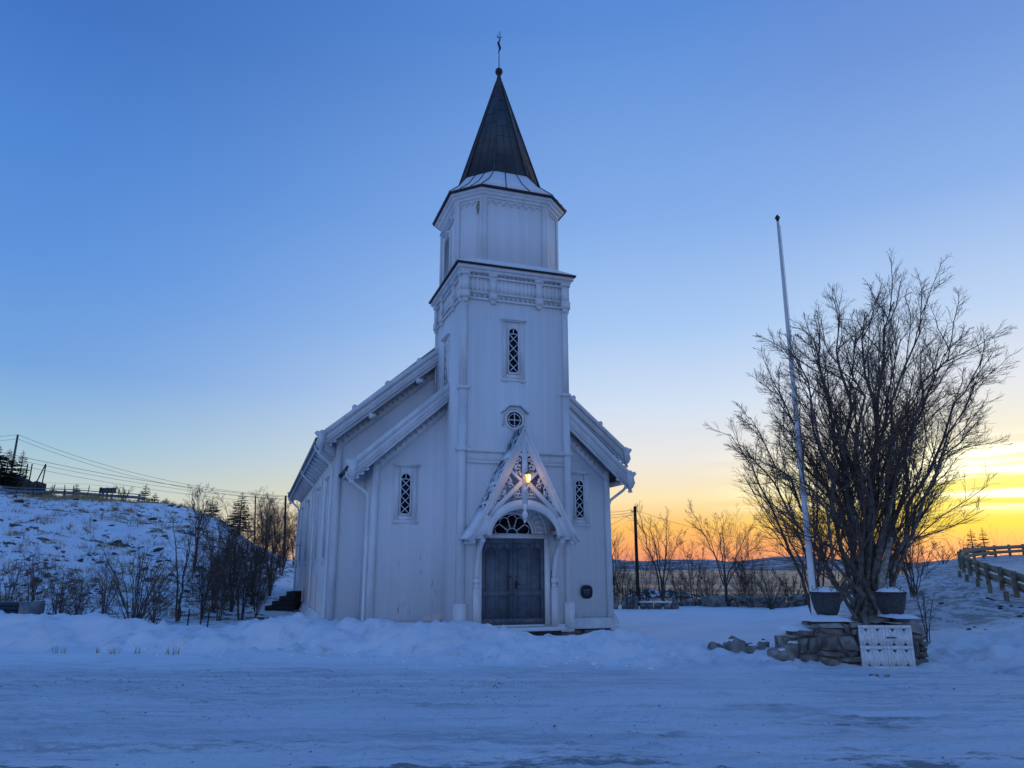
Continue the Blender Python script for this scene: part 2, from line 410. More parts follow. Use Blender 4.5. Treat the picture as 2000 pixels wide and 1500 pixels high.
me.polygons.add(len(ff)); me.polygons.foreach_set('loop_start', (np.arange(len(ff)) * 4).astype(np.int32)); me.polygons.foreach_set('loop_total', np.full(len(ff), 4, np.int32))
me.polygons.foreach_set('use_smooth', np.ones(len(ff), bool)); me.update(calc_edges=True); me.validate()
def mat_ground():
    b = NB('snowy_ground'); P = b.pos(); sp = b.n('ShaderNodeSeparateXYZ'); b.l(P, sp.inputs[0]); x, y, z = sp.outputs
    snow = b.mix(b.mr(b.noise(.5, 4), .3, .7), (.78, .80, .84), (.86, .875, .90))
    # packed / gritty car park; darker tones also paint in shading of ruts and lumps
    lotm = b.mr(y, 15.2, 13.2)
    snow = b.mix(b.m_('MULTIPLY', lotm, .38), snow, (.58, .60, .64))
    grit = b.mr(b.noise(34, 4, .7), .56, .74)
    snow = b.mix(b.m_('MULTIPLY', b.m_('MULTIPLY', grit, lotm), .6), snow, (.33, .33, .35))
    tr = b.noise(1.0, 5, .6, stretch=(.16, 1.5, 1))
    streak = b.m_('MULTIPLY', b.mr(tr, .56, .66), b.mr(b.noise(.33, 3), .44, .58))
    streak = b.m_('MULTIPLY', streak, b.mr(b.noise(9, 5, .7, stretch=(.5, 1, 1)), .35, .6))
    near = b.mr(y, 13.2, 8.5)
    snow = b.mix(b.m_('MULTIPLY', b.m_('MULTIPLY', streak, near), .9), snow, (.10, .10, .105))
    trk = b.m_('MULTIPLY', b.mr(b.noise(1.0, 4, .6, stretch=(.07, 2.4, 1)), .42, .66), lotm)
    snow = b.mix(b.m_('MULTIPLY', trk, .36), snow, (.40, .42, .45))
    ln_ = b.m_('MULTIPLY', b.m_('MULTIPLY', b.mr(b.noise(1.0, 5, .75, stretch=(.35, 8, 1)), .54, .68), b.mr(b.noise(.5, 3), .35, .6)), lotm)
    snow = b.mix(b.m_('MULTIPLY', ln_, .5), snow, (.30, .30, .32))
    clod = b.m_('MULTIPLY', b.mr(b.noise(6.5, 5, .7), .60, .70), lotm)
    snow = b.mix(b.m_('MULTIPLY', clod, .35), snow, (.42, .43, .46))
    def rot(a, sx, sy):
        mp = b.n('ShaderNodeMapping'); mp.inputs['Rotation'].default_value = (0, 0, a); mp.inputs['Scale'].default_value = (sx, sy, 1); b.l(P, mp.inputs[0]); return mp.outputs[0]
    wob = b.n('ShaderNodeTexNoise'); wob.inputs['Scale'].default_value = .22; b.l(P, wob.inputs['Vector'])
    for a_, sc_, lo, hi, amt in ((.10, 7.0, .50, .62, .42), (-.22, 9.0, .53, .63, .36), (.32, 12.0, .55, .66, .30)):
        f = b.m_('MULTIPLY', b.m_('MULTIPLY', b.mr(b.noise(1.0, 6, .78, vec=rot(a_, .45, sc_)), lo, hi), b.mr(wob.outputs[0], .36, .58)), lotm)
        snow = b.mix(b.m_('MULTIPLY', f, amt), snow, (.27, .275, .30))
    gr2 = b.m_('MULTIPLY', b.mr(b.noise(16, 6, .8), .55, .66), lotm)
    snow = b.mix(b.m_('MULTIPLY', gr2, .5), snow, (.30, .30, .32))
    scr = b.m_('MULTIPLY', b.mr(b.noise(.55, 6, .72, vec=rot(.12, .55, 2.6)), .53, .565), b.m_('MULTIPLY', b.mr(y, 9.2, 6.6), b.mr(b.noise(7, 5, .75, vec=rot(.1, .6, 1.6)), .40, .52)))
    snow = b.mix(b.m_('MULTIPLY', scr, .85), snow, (.085, .085, .09))
    tan = b.m_('MULTIPLY', b.mr(b.noise(1.6, 5, .65), .57, .72), b.m_('MULTIPLY', b.mr(y, 13.6, 15), b.mr(y, 18.5, 17)))
    snow = b.mix(b.m_('MULTIPLY', tan, .5), snow, (.46, .38, .29))
    # hill: rock, heather, dead grass poking through thin snow
    az = b.m_('DIVIDE', x, b.m_('MAXIMUM', y, 1))
    hm = b.m_('MULTIPLY', b.mr(az, -.20, -.30), b.mr(y, 23, 30))
    patch = b.mr(b.m_('ADD', b.noise(1.7, 6, .68), b.m_('MULTIPLY', b.mr(b.noise(.13, 3), .35, .7), .12)), .60, .65)
    dark = b.mix(b.noise(2.5, 4), (.035, .03, .028), (.16, .12, .075))
    snow = b.mix(b.m_('MULTIPLY', patch, hm), snow, dark)
    kz = b.m_('MULTIPLY', b.mr(z, 7.0, 7.6), b.mr(b.noise(.5, 6, .7), .40, .47))
    snow = b.mix(b.m_('MULTIPLY', kz, hm), snow, (.035, .033, .032))
    # embankment and shore: stones and soil through the snow
    em = b.m_('MULTIPLY', b.mr(az, .40, .46), b.mr(y, 17, 20))
    pe = b.mr(b.noise(2.8, 6, .75, stretch=(1, .5, 1)), .46, .55)
    snow = b.mix(b.m_('MULTIPLY', b.m_('MULTIPLY', pe, em), .95), snow, (.12, .105, .09))
    snow = b.mix(b.m_('MULTIPLY', em, .55), snow, (.42, .395, .37))
    sh = b.m_('MULTIPLY', b.mr(z, .15, -.6), b.mr(b.noise(.8, 6, .7), .40, .50)); sh = b.m_('MULTIPLY', sh, b.mr(y, 34, 38))
    snow = b.mix(sh, snow, (.03, .028, .027))
    nrm = b.bump(b.noise(1.8, 5, .6), .3, .10); nrm = b.bump(b.noise(11, 6, .65), .45, .03, nrm); nrm = b.bump(b.noise(1.0, 6, .75, vec=rot(.08, 3.5, 26)), .55, .03, nrm); nrm = b.bump(b.noise(34, 5, .7), .5, .012, nrm)
    return b.fin(snow, .7, nrm, spec=.2)
me.materials.append(mat_ground())
ground = bpy.data.objects.new('ground', me); col.objects.link(ground); struct(ground)
def gz(x, y): return float(height(np.array([x]), np.array([y]))[0])
def gzs(xs_, ys_): return height(np.array(xs_, float), np.array(ys_, float))

# water
b = NB('sea_water'); P = b.pos()
nrm = b.bump(b.noise(.8, 6, .65, stretch=(.45, 1.6, 1)), 1.0, 1.6); nrm = b.bump(b.noise(.10, 4, .5, stretch=(.5, 1.6, 1)), .8, 4.0, nrm)
WATER = b.fin((.02, .032, .045), b.mr(b.noise(.06, 5, .6, stretch=(.25, 1.5, 1)), .35, .65, .24, .5), nrm, spec=.5)
me = bpy.data.meshes.new('water'); me.from_pydata([(-3000, 36, -1.25), (3000, 36, -1.25), (3000, 4000, -1.25), (-3000, 4000, -1.25)], [], [(0, 1, 2, 3)])
me.materials.append(WATER); o = bpy.data.objects.new('water', me); col.objects.link(o); struct(o)
# far shore hills
b = NB('far_snowy_hills'); n_ = b.noise(.02, 6, .65)
n2_ = b.noise(.05, 5, .7)
HILLM = b.fin(b.mix(b.mr(b.m_('ADD', b.m_('MULTIPLY', n_, .5), b.m_('MULTIPLY', n2_, .5)), .46, .58), (.05, .05, .062), (.50, .53, .58)), .9)
hx = np.linspace(-900, 1500, 240); hr = np.linspace(0, 1, 14)
vs = []; 
for j, t in enumerate(hr):
    yy = 760 + 700 * t
    top = 17 + 9 * fbm(hx * .006, hx * 0 + 2, 4, 7) + 7 * fbm(hx * .03, hx * 0, 3, 8)
    hh = top * (t ** .8) * (1 + .35 * fbm(hx * .01, hx * 0 + t * 6, 3, 17)) - 2
    if j == 0: hh = hh * 0 - 2.2
    vs.append(np.stack([hx * (1 + .7 * t), hx * 0 + yy + 60 * fbm(hx * .008, hx * 0 + 9, 3, 19), hh], -1))
vs = np.concatenate(vs); n = len(hx)
fs = [(j * n + i, j * n + i + 1, (j + 1) * n + i + 1, (j + 1) * n + i) for j in range(len(hr) - 1) for i in range(n - 1)]
mb = MB(); mb.add(vs, fs); o = mb.build('hills', HILLM, smooth=True); struct(o)

# road on the right
dirs = np.gradient(RAIL[:, :2], axis=0); dirs /= np.linalg.norm(dirs, axis=1, keepdims=True)
nr = np.stack([dirs[:, 1], -dirs[:, 0]], 1)
# resample the rail line
def resample(P, step):
    d = np.r_[0, np.cumsum(np.linalg.norm(np.diff(P[:, :2], axis=0), axis=1))]; t = np.arange(0, d[-1], step)
    return np.stack([np.interp(t, d, P[:, k]) for k in range(3)], 1)
RP = resample(RAIL, .6)
for _ in range(6): RP[1:-1] = (RP[:-2] + RP[2:] + 2 * RP[1:-1]) / 4
RD = np.gradient(RP[:, :2], axis=0); RD /= np.linalg.norm(RD, axis=1, keepdims=True); RN = np.stack([RD[:, 1], -RD[:, 0]], 1)
road_sel = RP[:, 1] < 44
K = int(road_sel.sum()); W = np.linspace(.5, 7.0, 14)
vs = []
for k in range(K):
    for ww in W:
        x_, y_ = RP[k, 0] + RN[k, 0] * ww, RP[k, 1] + RN[k, 1] * ww
        vs.append((x_, y_, gz(x_, y_) + .03))
nW = len(W)
fs = [(k * nW + j, k * nW + j + 1, (k + 1) * nW + j + 1, (k + 1) * nW + j) for k in range(K - 1) for j in range(nW - 1)]
b = NB('packed_snow_road'); 
rd = b.mix(b.mr(b.noise(1.2, 5, .65), .35, .7), (.34, .34, .35), (.60, .61, .62))
ROADM = b.fin(rd, .6, b.bump(b.noise(5, 5, .6), .5, .03))
mb = MB(); mb.add(vs, fs); struct(mb.build('road', ROADM, smooth=True))

# ============================================================ CHURCH
YAW = R(18.8)
_d = at(892, 1226, 19.45); O = np.array([_d[0], 19.45, 0.0])
church = empty('church', tuple(O), YAW)
tag(church, 'white wooden church with a pointed dark spire and gabled porch', 'church')
C = 1.55                                     # centre line of tower, porch and nave
def cw(u, v, z):                              # church-local -> world
    c, s = math.cos(YAW), math.sin(YAW); return np.array([O[0] + u * c - v * s, O[1] + u * s + v * c, z])
ZB = .38
# ---- tower
mb = MB(); mb.box(0, 3.16, 0, 3.2, ZB, 10.02); tower = mb.build('tower_wall', BOARDS, church)
def corner_board(u, v, z0, z1, wd=.2, th=.022, su=1, sv=-1, parent=church, mat=TRIM):
    m = MB()   # L-shaped pair of boards round a corner; su/sv = outward direction
    a0, a1 = sorted((u + su * th, u - su * wd)); m.box(a0, a1, *sorted((v + sv * th, v)), z0, z1)
    c0, c1 = sorted((v, v - sv * wd)); m.box(*sorted((u + su * th, u)), c0, c1, z0, z1)
    return m.build('corner_board', mat, parent)
for u, su in ((0, -1), (3.16, 1)):
    corner_board(u, 0, ZB + .62, 6.7, .18, .024, su, -1); corner_board(u, 0, 6.7, 9.25, .15, .02, su, -1)
    corner_board(u, 0, ZB - .05, ZB + .62, .23, .052, su, -1)
    m = MB(); m.box(u - (.26 if su > 0 else .07), u + (.07 if su > 0 else .26), -.075, .26, 4.92, 5.02); m.build('corner_block', TRIM, church); m = MB(); m.box(u - (.24 if su > 0 else .055), u + (.055 if su > 0 else .24), -.06, .24, 6.62, 6.70); m.build('corner_block', TRIM, church)
corner_board(0, 3.2, 7.0, 9.25, .16, .03, -1, 1)
# belt course
m = MB(); m.box(.2, 2.96, -.05, -.002, 4.66, 4.90); m.box(.2, 2.96, -.10, -.002, 4.90, 4.955); m.box(.2, 2.96, -.07, -.002, 4.60, 4.66); m.build('belt_course', TRIM, church)
m = MB(); m.box(.2, 2.96, -.095, -.004, 4.956, 4.975); m.build('snow', SNOW, church)
# friezes (lower z 9.25..9.42, upper 9.85..10.0), panel band between with painted-on slots and dots
def xrow(m, a0, a1, z, s, n, b0, b1):
    for i in range(n):
        a = a0 + (i + .5) * (a1 - a0) / n
        for sg in (-1, 1):
            t = s * .16
            m.prism([(a - s - t * 0, z - sg * s - t), (a - s, z - sg * s + t), (a + s, z + sg * s + t), (a + s, z + sg * s - t)], b0, b1)
def tower_side(tf, width, name_suffix):
    m = MB(tf)
    m.box(-.05, width + .05, 0, .05, 9.22, 9.28); m.box(-.05, width + .05, 0, .035, 9.42, 9.46); m.box(-.06, width + .06, 0, .06, 9.88, 9.93)
    m.build('frieze_moulding', TRIM, church)
    m = MB(tf); m.box(.1, width - .1, 0, .012, 9.461, 9.879); m.build('frieze_panel', TRIM, church)
    m = MB(tf); xrow(m, .2, width - .2, 9.35, .045, 19, .002, .028); xrow(m, .2, width - .2, 9.985, .040, 21, .002, .03); stuff(m.build('frieze_ornament', ORN, church))
    m = MB(tf)
    n = 23
    for i in range(n):
        a = .25 + i * (width - .5) / (n - 1)
        m.box(a - .0035, a + .0035, .0125, .0145, 9.56, 9.79)
    stuff(m.build('painted_slot', ORN, church))  # grey strips on the panel; the dark of the slits is in their colour
    m = MB(tf)
    for i in range(n):
        a = .25 + i * (width - .5) / (n - 1)
        for z in (9.53, 9.83): m.box(a - .011, a + .011, .0125, .017, z - .011, z + .011)
    stuff(m.build('panel_stud', IRON, church))
    for a in (.07, .88, width - .88, width - .07):
        m = MB(tf); hw = .10
        m.box(a - hw, a + hw, 0, .075, 9.46, 9.88); m.box(a - hw - .03, a + hw + .03, 0, .10, 9.93, 10.10); m.box(a - hw - .02, a + hw + .02, 0, .095, 9.24, 9.46)
        m.prism([(a - hw, 9.24), (a + hw, 9.24), (a + .06, 9.14), (a, 9.11), (a - .06, 9.14)], 0, .07); m.build('frieze_bracket', TRIM, church)
front = lambda a, bb, z: (a, -bb, z)
left = lambda a, bb, z: (-bb, 3.2 - a, z)
right = lambda a, bb, z: (3.16 + bb, a, z)
tower_side(front, 3.16, ''); tower_side(left, 3.2, 'l'); tower_side(right, 3.2, 'r')
m = MB(); o_ = .17; m.box(-o_, 3.16 + o_, -o_, 3.2 + o_, 10.10, 10.20); m.box(-.11, 3.27, -.11, 3.31, 10.02, 10.10); m.build('tower_cornice', TRIM, church)
o_ = .23; m = MB(); m.box(-o_, 3.16 + o_, -o_, 3.2 + o_, 10.202, 10.24); m.build('cornice_edge', ROOFDARK, church)
# ---- belfry: square with broad chamfers
H8, K8 = 1.6, .98; CB = 1.6
def octo(h, k, c=C, cb=CB): return [(c - k, cb - h), (c + k, cb - h), (c + h, cb - k), (c + h, cb + k), (c + k, cb + h), (c - k, cb + h), (c - h, cb + k), (c - h, cb - k)]
def loft(m, rings):
    base = []
    for poly, z in rings: base += [(a, b_, z) for a, b_ in poly]
    n = len(rings[0][0]); fs = []
    for i in range(len(rings) - 1):
        for j in range(n):
            q = (j + 1) % n; fs.append((i * n + j, i * n + q, (i + 1) * n + q, (i + 1) * n + j))
    fs += [tuple(range(n))[::-1], tuple(range((len(rings) - 1) * n, len(rings) * n))]
    m.add(base, fs)
# low roof between cornice and belfry
sq = [(-.24, -.24), (3.40, -.24), (3.40, 3.44), (-.24, 3.44)]
m = MB(); sq8 = [(-.24, -.24), (3.40, -.24), (3.40, -.24), (3.40, 3.44), (3.40, 3.44), (-.24, 3.44), (-.24, 3.44), (-.24, -.24)]
loft(m, [([(C - 1.79, -.24), (C + 1.85, -.24), (3.40, -.235), (3.40, 3.435), (C + 1.84, 3.44), (C - 1.78, 3.44), (-.24, 3.435), (-.24, -.235)], 10.244), (octo(H8 - .02, K8), 10.50)])
m.build('tower_skirt_roof', SKIRT, church)
m = MB(); loft(m, [(octo(H8, K8), 10.30), (octo(H8, K8), 12.52)]); m.build('belfry_wall', BOARDS, church)
P8 = octo(H8, K8)
def face_tf(i, off=0.0):
    (a0, b0), (a1, b1) = P8[i], P8[(i + 1) % 8]; ln = math.hypot(a1 - a0, b1 - b0); ux, uy = (a1 - a0) / ln, (b1 - b0) / ln; nx_, ny_ = uy, -ux
    return (lambda a, bb, z: (a0 + ux * a + nx_ * bb, b0 + uy * a + ny_ * bb, z)), ln
for i in range(8):
    tf, ln = face_tf(i)
    for a0_, a1_ in ((-.01, .12), (ln - .12, ln + .01)): m = MB(tf); m.box(a0_, a1_, 0, .035, 10.3, 12.45); m.build('belfry_corner_board', TRIM, church)
    m = MB(tf); nA = max(3, int(round((ln - .3) / .235)))
    for k in range(nA):
        a = .15 + (k + .5) * (ln - .3) / nA; r = (ln - .3) / nA * .36
        th = np.linspace(0, math.pi, 9)
        m.band([(a + (r + .022) * math.cos(t), 12.26 + (r + .022) * math.sin(t)) for t in th], [(a + r * math.cos(t), 12.26 + r * math.sin(t)) for t in th], .001, .028)
        m.box(a - r - .045, a - r + .0, .001, .028, 12.235, 12.262); 
    stuff(m.build('arched_frieze', TRIM, church))
    if i in (2, 6, 4):      # louvred sound openings on the side faces
        cx = ln / 2; hw = .34; th = np.linspace(0, math.pi, 13)
        m = MB(tf); m.band([(cx - hw - .07, 10.5)] + [(cx - (hw + .07) * math.cos(t), 11.55 + (hw + .07) * math.sin(t)) for t in th] + [(cx + hw + .07, 10.5)], [(cx - hw, 10.5)] + [(cx - hw * math.cos(t), 11.55 + hw * math.sin(t)) for t in th] + [(cx + hw, 10.5)], .002, .06)
        m.box(cx - hw - .3, cx + hw + .3, .002, .14, 12.06, 12.11); m.box(cx - hw - .26, cx + hw + .26, .002, .08, 12.0, 12.06); m.build('louvre_frame', TRIM, church)
        for k in range(12):
            z = 10.52 + k * .105; hw2 = hw if z < 11.5 else math.sqrt(max(.01, hw * hw - (z + .05 - 11.55) ** 2))
            m = MB(tf); m.prism([(0, 0), (.0, .02), (1, 1)], 0, 1) if False else m.add([(cx - hw2, .004, z + .10), (cx + hw2, .004, z + .10), (cx + hw2, .05, z), (cx - hw2, .05, z), (cx - hw2, .004, z + .085), (cx + hw2, .004, z + .085), (cx + hw2, .05, z - .015), (cx - hw2, .05, z - .015)], [(0, 1, 2, 3), (7, 6, 5, 4), (3, 2, 6, 7), (0, 3, 7, 4), (1, 5, 6, 2)])
            m.build('louvre', TRIM, church)
m = MB()
for h0, h1, z0, z1 in ((.03, .05, 12.42, 12.50), (.08, .15, 12.50, 12.57), (.17, .22, 12.57, 12.63)):
    loft(m, [(octo(H8 + h0, K8 + h0 * .5), z0), (octo(H8 + h1, K8 + h1 * .5), z1)])
m.build('belfry_cornice', TRIM, church)
m = MB(); loft(m, [(octo(H8 + .27, K8 + .12), 12.632), (octo(H8 + .29, K8 + .13), 12.69)]); m.build('eave_edge', ROOFDARK, church)
hs = 1.20; ks = .52
m = MB(); e0, e1 = octo(H8 + .285, K8 + .13), octo(hs, ks); loft(m, [(e0, 12.692), (octo(1.52, .78), 13.10), (e1, 13.60)]); m.build('belfry_skirt_roof', SKIRT, church)
# standing seams on the skirt roof
mid = octo(1.52, .78)
m = MB()
for i in range(8):
    for t in (0, .34, .67):
        A = [tuple(np.array(r_[i]) * (1 - t) + np.array(r_[(i + 1) % 8]) * t) for r_ in (e0, mid, e1)]
        m.tube([(A[0][0], A[0][1], 12.70), (A[1][0], A[1][1], 13.115), (A[2][0], A[2][1], 13.61)], .014, 4)
stuff(m.build('skirt_seam', ROOFDARK, church))
# ---- spire
ZS, ZA = 13.58, 17.75
m = MB(); e1b = octo(hs + .03, ks + .01); loft(m, [(e1b, ZS), (octo(.045, .02), ZA)]); spire = m.build('spire', SPIRE, church)
m = MB()
def sp(i, t, z, out=.0):
    q = (z - ZS) / (ZA - ZS); h = (hs + .03) * (1 - q) + .045 * q + out; k = (ks + .01) * (1 - q) + .02 * q + out * .41
    P_ = octo(h, k); p0, p1 = np.array(P_[i]), np.array(P_[(i + 1) % 8]); p = p0 * (1 - t) + p1 * t; return (p[0], p[1], z)
for i in range(8):
    m.tube([sp(i, 0, ZS, .012), sp(i, 0, ZA - .1, .012)], [.035, .018], 4)
m.build('hip_roll', SEAM, church)
m = MB()
for i in range(8):
    for k, t in enumerate((.36, .68)):
        zt = (15.6, 16.3)[k]
        m.tube([sp(i, t, ZS, .004), sp(i, t, zt, .004)], .010, 3)
    for k, z in enumerate((14.25, 14.9, 15.5, 16.1, 16.7)):
        o2 = .18 * ((i + k) % 2)
        m.tube([sp(i, 0, z + o2, .004), sp(i, .5, z + o2 + .04 * ((i * 3 + k) % 3), .004), sp(i, 1, z + o2, .004)], .009, 3)
stuff(m.build('sheet_seam', SEAM, church))
m = MB(); loft(m, [(octo(.225, .10), 17.0), (octo(.055, .025), 17.85)]); m.build('spire_cap', SPIRE, church)
m = MB(); m.lathe([(.03, -.2), (.06, -.16), (.05, -.12), (.10, -.09), (.125, -.03), (.125, .03), (.10, .09), (.04, .125), (.02, .14)], (C, CB, 18.02), 20); m.build('ball_finial', IRON, church, True)
vane = MB(); vane.tube([(C, CB, 18.1), (C, CB, 19.62)], [.016, .009], 6)
vane.tube([(C - .02, CB, 18.75), (C + .035, CB, 18.95), (C - .03, CB, 19.15), (C + .05, CB, 19.32)], [.01, .045, .04, .012], 5)
vane.tube([(C - .10, CB - .03, 19.40), (C - .05, CB, 19.36), (C, CB, 19.34), (C + .06, CB, 19.37), (C + .11, CB + .03, 19.44)], [.006, .014, .018, .014, .005], 5)
vane.tube([(C + .05, CB, 19.35), (C + .05, CB, 19.60)], [.010, .004], 5); vane.tube([(C - .05, CB, 19.35), (C - .045, CB, 19.50)], [.010, .004], 5)
vane.build('weather_vane', IRON, church)
# peeled patch on the belfry corner
tf, ln = face_tf(7)
m = MB(tf); m.prism([(ln - .20, 12.15), (ln - .13, 12.33), (ln - .10, 12.30), (ln - .09, 12.05), (ln - .14, 11.88), (ln - .17, 11.97)], .036, .041); m.build('bare_wood_patch', mat_simple('bare_wood', (.30, .24, .17), .9, .4, 12, .004), church)

# ---- windows
def lattice_window(tf, cx, z0, z1, wdt, surround=True, parent=church):
    """narrow round-headed window; tf maps (a, out, z)"""
    r = wdt / 2; zc = z1 - r; th = np.linspace(0, math.pi, 15)
    arc = lambda rr: [(cx - rr * math.cos(t), zc + rr * math.sin(t)) for t in th]
    win = MB(tf); fw = .042
    win.band([(cx - r - fw, z0 - fw)] + arc(r + fw) + [(cx + r + fw, z0 - fw)], [(cx - r, z0)] + arc(r) + [(cx + r, z0)], .002, .055)
    win.box(cx - r - fw, cx + r + fw, .002, .055, z0 - fw, z0)
    wo_ = win.build('window', TRIM, parent)
    g = MB(tf); g.prism([(cx - r, z0)] + arc(r) + [(cx + r, z0)], .004, .012); fix_normals(g.build('pane', GLASS, wo_))
    mu = MB(tf); t_ = .011
    zl = zc - .02; mu.box(cx - r, cx + r, .012, .034, zl - t_, zl + t_); mu.box(cx - t_, cx + t_, .012, .034, zl, z1)
    nX = max(2, int(round((zl - z0) / (wdt * .98)))); st = (zl - z0) / nX
    for k in range(nX):
        zz = z0 + k * st
        for sg in (0, 1):
            a0, a1 = (cx - r, cx + r) if sg == 0 else (cx + r, cx - r)
            dx, dz = a1 - a0, st; q = math.hypot(dx, dz); ex, ez = -dz / q * t_, dx / q * t_
            mu.prism([(a0 + ex, zz + ez), (a1 + ex, zz + st + ez), (a1 - ex, zz + st - ez), (a0 - ex, zz - ez)], .013 + sg * .003, .030 + sg * .003)
    fix_normals(mu.build('muntin', TRIM, wo_))
    if surround:
        s = MB(tf); hw = r + .20
        s.box(cx - hw, cx - r - fw - .002, .001, .022, z0 - .18, z1 + .20); s.box(cx + r + fw + .002, cx + hw, .001, .022, z0 - .18, z1 + .20)
        s.box(cx - r - fw - .002, cx + r + fw + .002, .001, .022, z0 - .18, z0 - fw - .002)
        # scalloped apron
        s.prism([(cx - hw, z0 - .18), (cx - hw - .05, z0 - .23), (cx - hw, z0 - .29), (cx - hw * .72, z0 - .29), (cx - hw * .55, z0 - .25), (cx + hw * .55, z0 - .25), (cx + hw * .72, z0 - .29), (cx + hw, z0 - .29), (cx + hw + .05, z0 - .23), (cx + hw, z0 - .18)], .001, .03)
        fix_normals(s.build('surround', TRIM, wo_))
        h = MB(tf); h.box(cx - hw - .05, cx + hw + .05, .001, .10, z1 + .235, z1 + .275); h.box(cx - hw, cx + hw, .001, .06, z1 + .20, z1 + .235); h.build('hood', TRIM, wo_)
    return wo_
lattice_window(front, 1.50, 7.18, 8.46, .27)
lattice_window(lambda a, bb, z: (-bb, 3.2 - a, z), 1.45, 7.05, 8.33, .27)
lattice_window(lambda a, bb, z: (3.16 + bb, a, z), 1.6, 7.05, 8.33, .27)
for u_ in (-1.11, 4.16): lattice_window(lambda a, bb, z: (a, 1.65 - bb, z), u_, 3.34, 4.44, .25)
# oculus with little gabled hood
cx, cz_ = 1.53, 5.83; th = np.linspace(0, 2 * math.pi, 33)[:-1]
circ = lambda r: [(cx + r * math.cos(t), cz_ + r * math.sin(t)) for t in th]
m = MB(front); m.band(circ(.275), circ(.225), .002, .06, True); oc = m.build('round_window', TRIM, church)
m = MB(front); m.prism(circ(.226), .004, .012); fix_normals(m.build('pane', GLASS, oc))
m = MB(front); m.box(cx - .225, cx + .225, .012, .034, cz_ - .011, cz_ + .011); m.box(cx - .011, cx + .011, .0125, .035, cz_ - .225, cz_ + .225); m.band(circ(.182), circ(.162), .0128, .0345, True); m.build('muntin', TRIM, oc)
m = MB(front); hood = [(cx - .40, 6.0), (cx - .16, 6.22), (cx + .16, 6.22), (cx + .40, 6.0)]
m.band([(a, z + .035) for a, z in hood], [(a, z) for a, z in hood], .001, .13); m.build('hood', TRIM, oc)
m = MB(front); m.band([(cx - .36, 5.62), (cx - .36, 6.0), (cx - .15, 6.19), (cx + .15, 6.19), (cx + .36, 6.0), (cx + .36, 5.62)], [(cx - .30, 5.65), (cx - .30, 5.98), (cx - .13, 6.13), (cx + .13, 6.13), (cx + .30, 5.98), (cx + .30, 5.65)], .001, .025); m.build('surround', TRIM, oc)

# ---- nave and narthex bodies
NV0, NV1 = 3.3, 21.5; NU0, NU1 = C - 4.42, C + 4.42; NRZ, NSL = 9.87, .85
XV0 = 1.65; XU0, XU1 = C - 3.57, C + 3.60; XRZ, XSL = 8.46, .905
nz = lambda u: NRZ - NSL * abs(u - C); xz = lambda u: XRZ - XSL * abs(u - C)
m = MB(); m.prism([(NU0, ZB), (NU1, ZB), (NU1, nz(NU1) - .30), (C, NRZ - .30), (NU0, nz(NU0) - .30)], NV0, NV1); fix_normals(m.build('nave_wall', BOARDS, church))
m = MB(); m.prism([(XU0, ZB), (XU1, ZB), (XU1, xz(XU1) - .30), (C, XRZ - .30), (XU0, xz(XU0) - .30)], XV0, NV0 - .003); fix_normals(m.build('narthex_wall', BOARDS, church))
def roof(name, rz, sl, half, v0, v1, thick=.10):
    m = MB()
    for sg in (-1, 1):
        m.prism([(C, rz), (C + sg * half, rz - sl * half), (C + sg * half, rz - sl * half - thick), (C, rz - thick)], v0, v1)
    r = fix_normals(m.build(name, ROOFDARK, church)); return r
NHALF, XHALF = 4.97, 4.22
roof('nave_roof', NRZ, NSL, NHALF, NV0 - .30, NV1 + .35); roof('narthex_roof', XRZ, XSL, XHALF, XV0 - .28, NV0)
m = MB()
for sg in (-1, 1): m.prism([(C + sg * .2, NRZ + .012), (C + sg * (NHALF - .02), NRZ - NSL * (NHALF - .02) + .012), (C + sg * (NHALF - .02), NRZ - NSL * (NHALF - .02) + .075), (C + sg * .2, NRZ + .075)], NV0 + .1, NV1 + .3)
fix_normals(m.build('snow', SNOW, church))
def barge(rz, sl, half, v, inner, crockets, nm):
    for sg in (-1, 1):
        q = lambda a, dz: (C + sg * a, rz - sl * a + dz)
        m = MB()
        for (t0, t1, o0, o1) in ((.05, -.14, .0, .075), (-.14, -.34, .0, .05), (-.34, -.40, .0, .075), (-.40, -.52, .0, .03)):
            m.prism([q(inner, t0), q(half + .02, t0), q(half - .04, t1), q(inner, t1)], v - o1, v + o0 + .02)
        # scalloped lower end
        e = half - .02
        for k in range(4):
            a = e - .02 - k * .13; x0, z0 = q(a, -.53); m.lathe([(.05, -.01), (.05, .01)], (0, 0, 0), 3) if False else m.prism([(x0 + .07 * math.cos(t), z0 + .05 * math.sin(t)) for t in np.linspace(0, 2 * math.pi, 9)[:-1]], v - .03, v + .02)
        bo = fix_normals(m.build('bargeboard', TRIM, church))
        # horn at the eave end
        x0, z0 = q(half, 0); h = MB(); s_ = sg
        h.prism([(x0 - s_ * .10, z0 - .42), (x0 + s_ * .02, z0 - .40), (x0 + s_ * .10, z0 - .25), (x0 + s_ * .06, z0 - .08), (x0 + s_ * .16, z0 + .04), (x0 + s_ * .10, z0 + .10), (x0 + s_ * .02, z0 + .09), (x0 - s_ * .04, z0 + .14), (x0 - s_ * .14, z0 + .10), (x0 - s_ * .16, z0 + .02)], v - .085, v - .0)
        fix_normals(h.build('eave_horn', TRIM, bo))
        for k in range(crockets):
            a = half - .95 - k * .95
            if a < 1.75: break
            x0, z0 = q(a, .05); c_ = MB(); c_.prism([(x0 + .075 * math.cos(t), z0 + .02 + .085 * math.sin(t)) for t in np.linspace(0, 2 * math.pi, 11)[:-1]], v - .06, v + .05); fix_normals(c_.build('crocket', TRIM, bo))
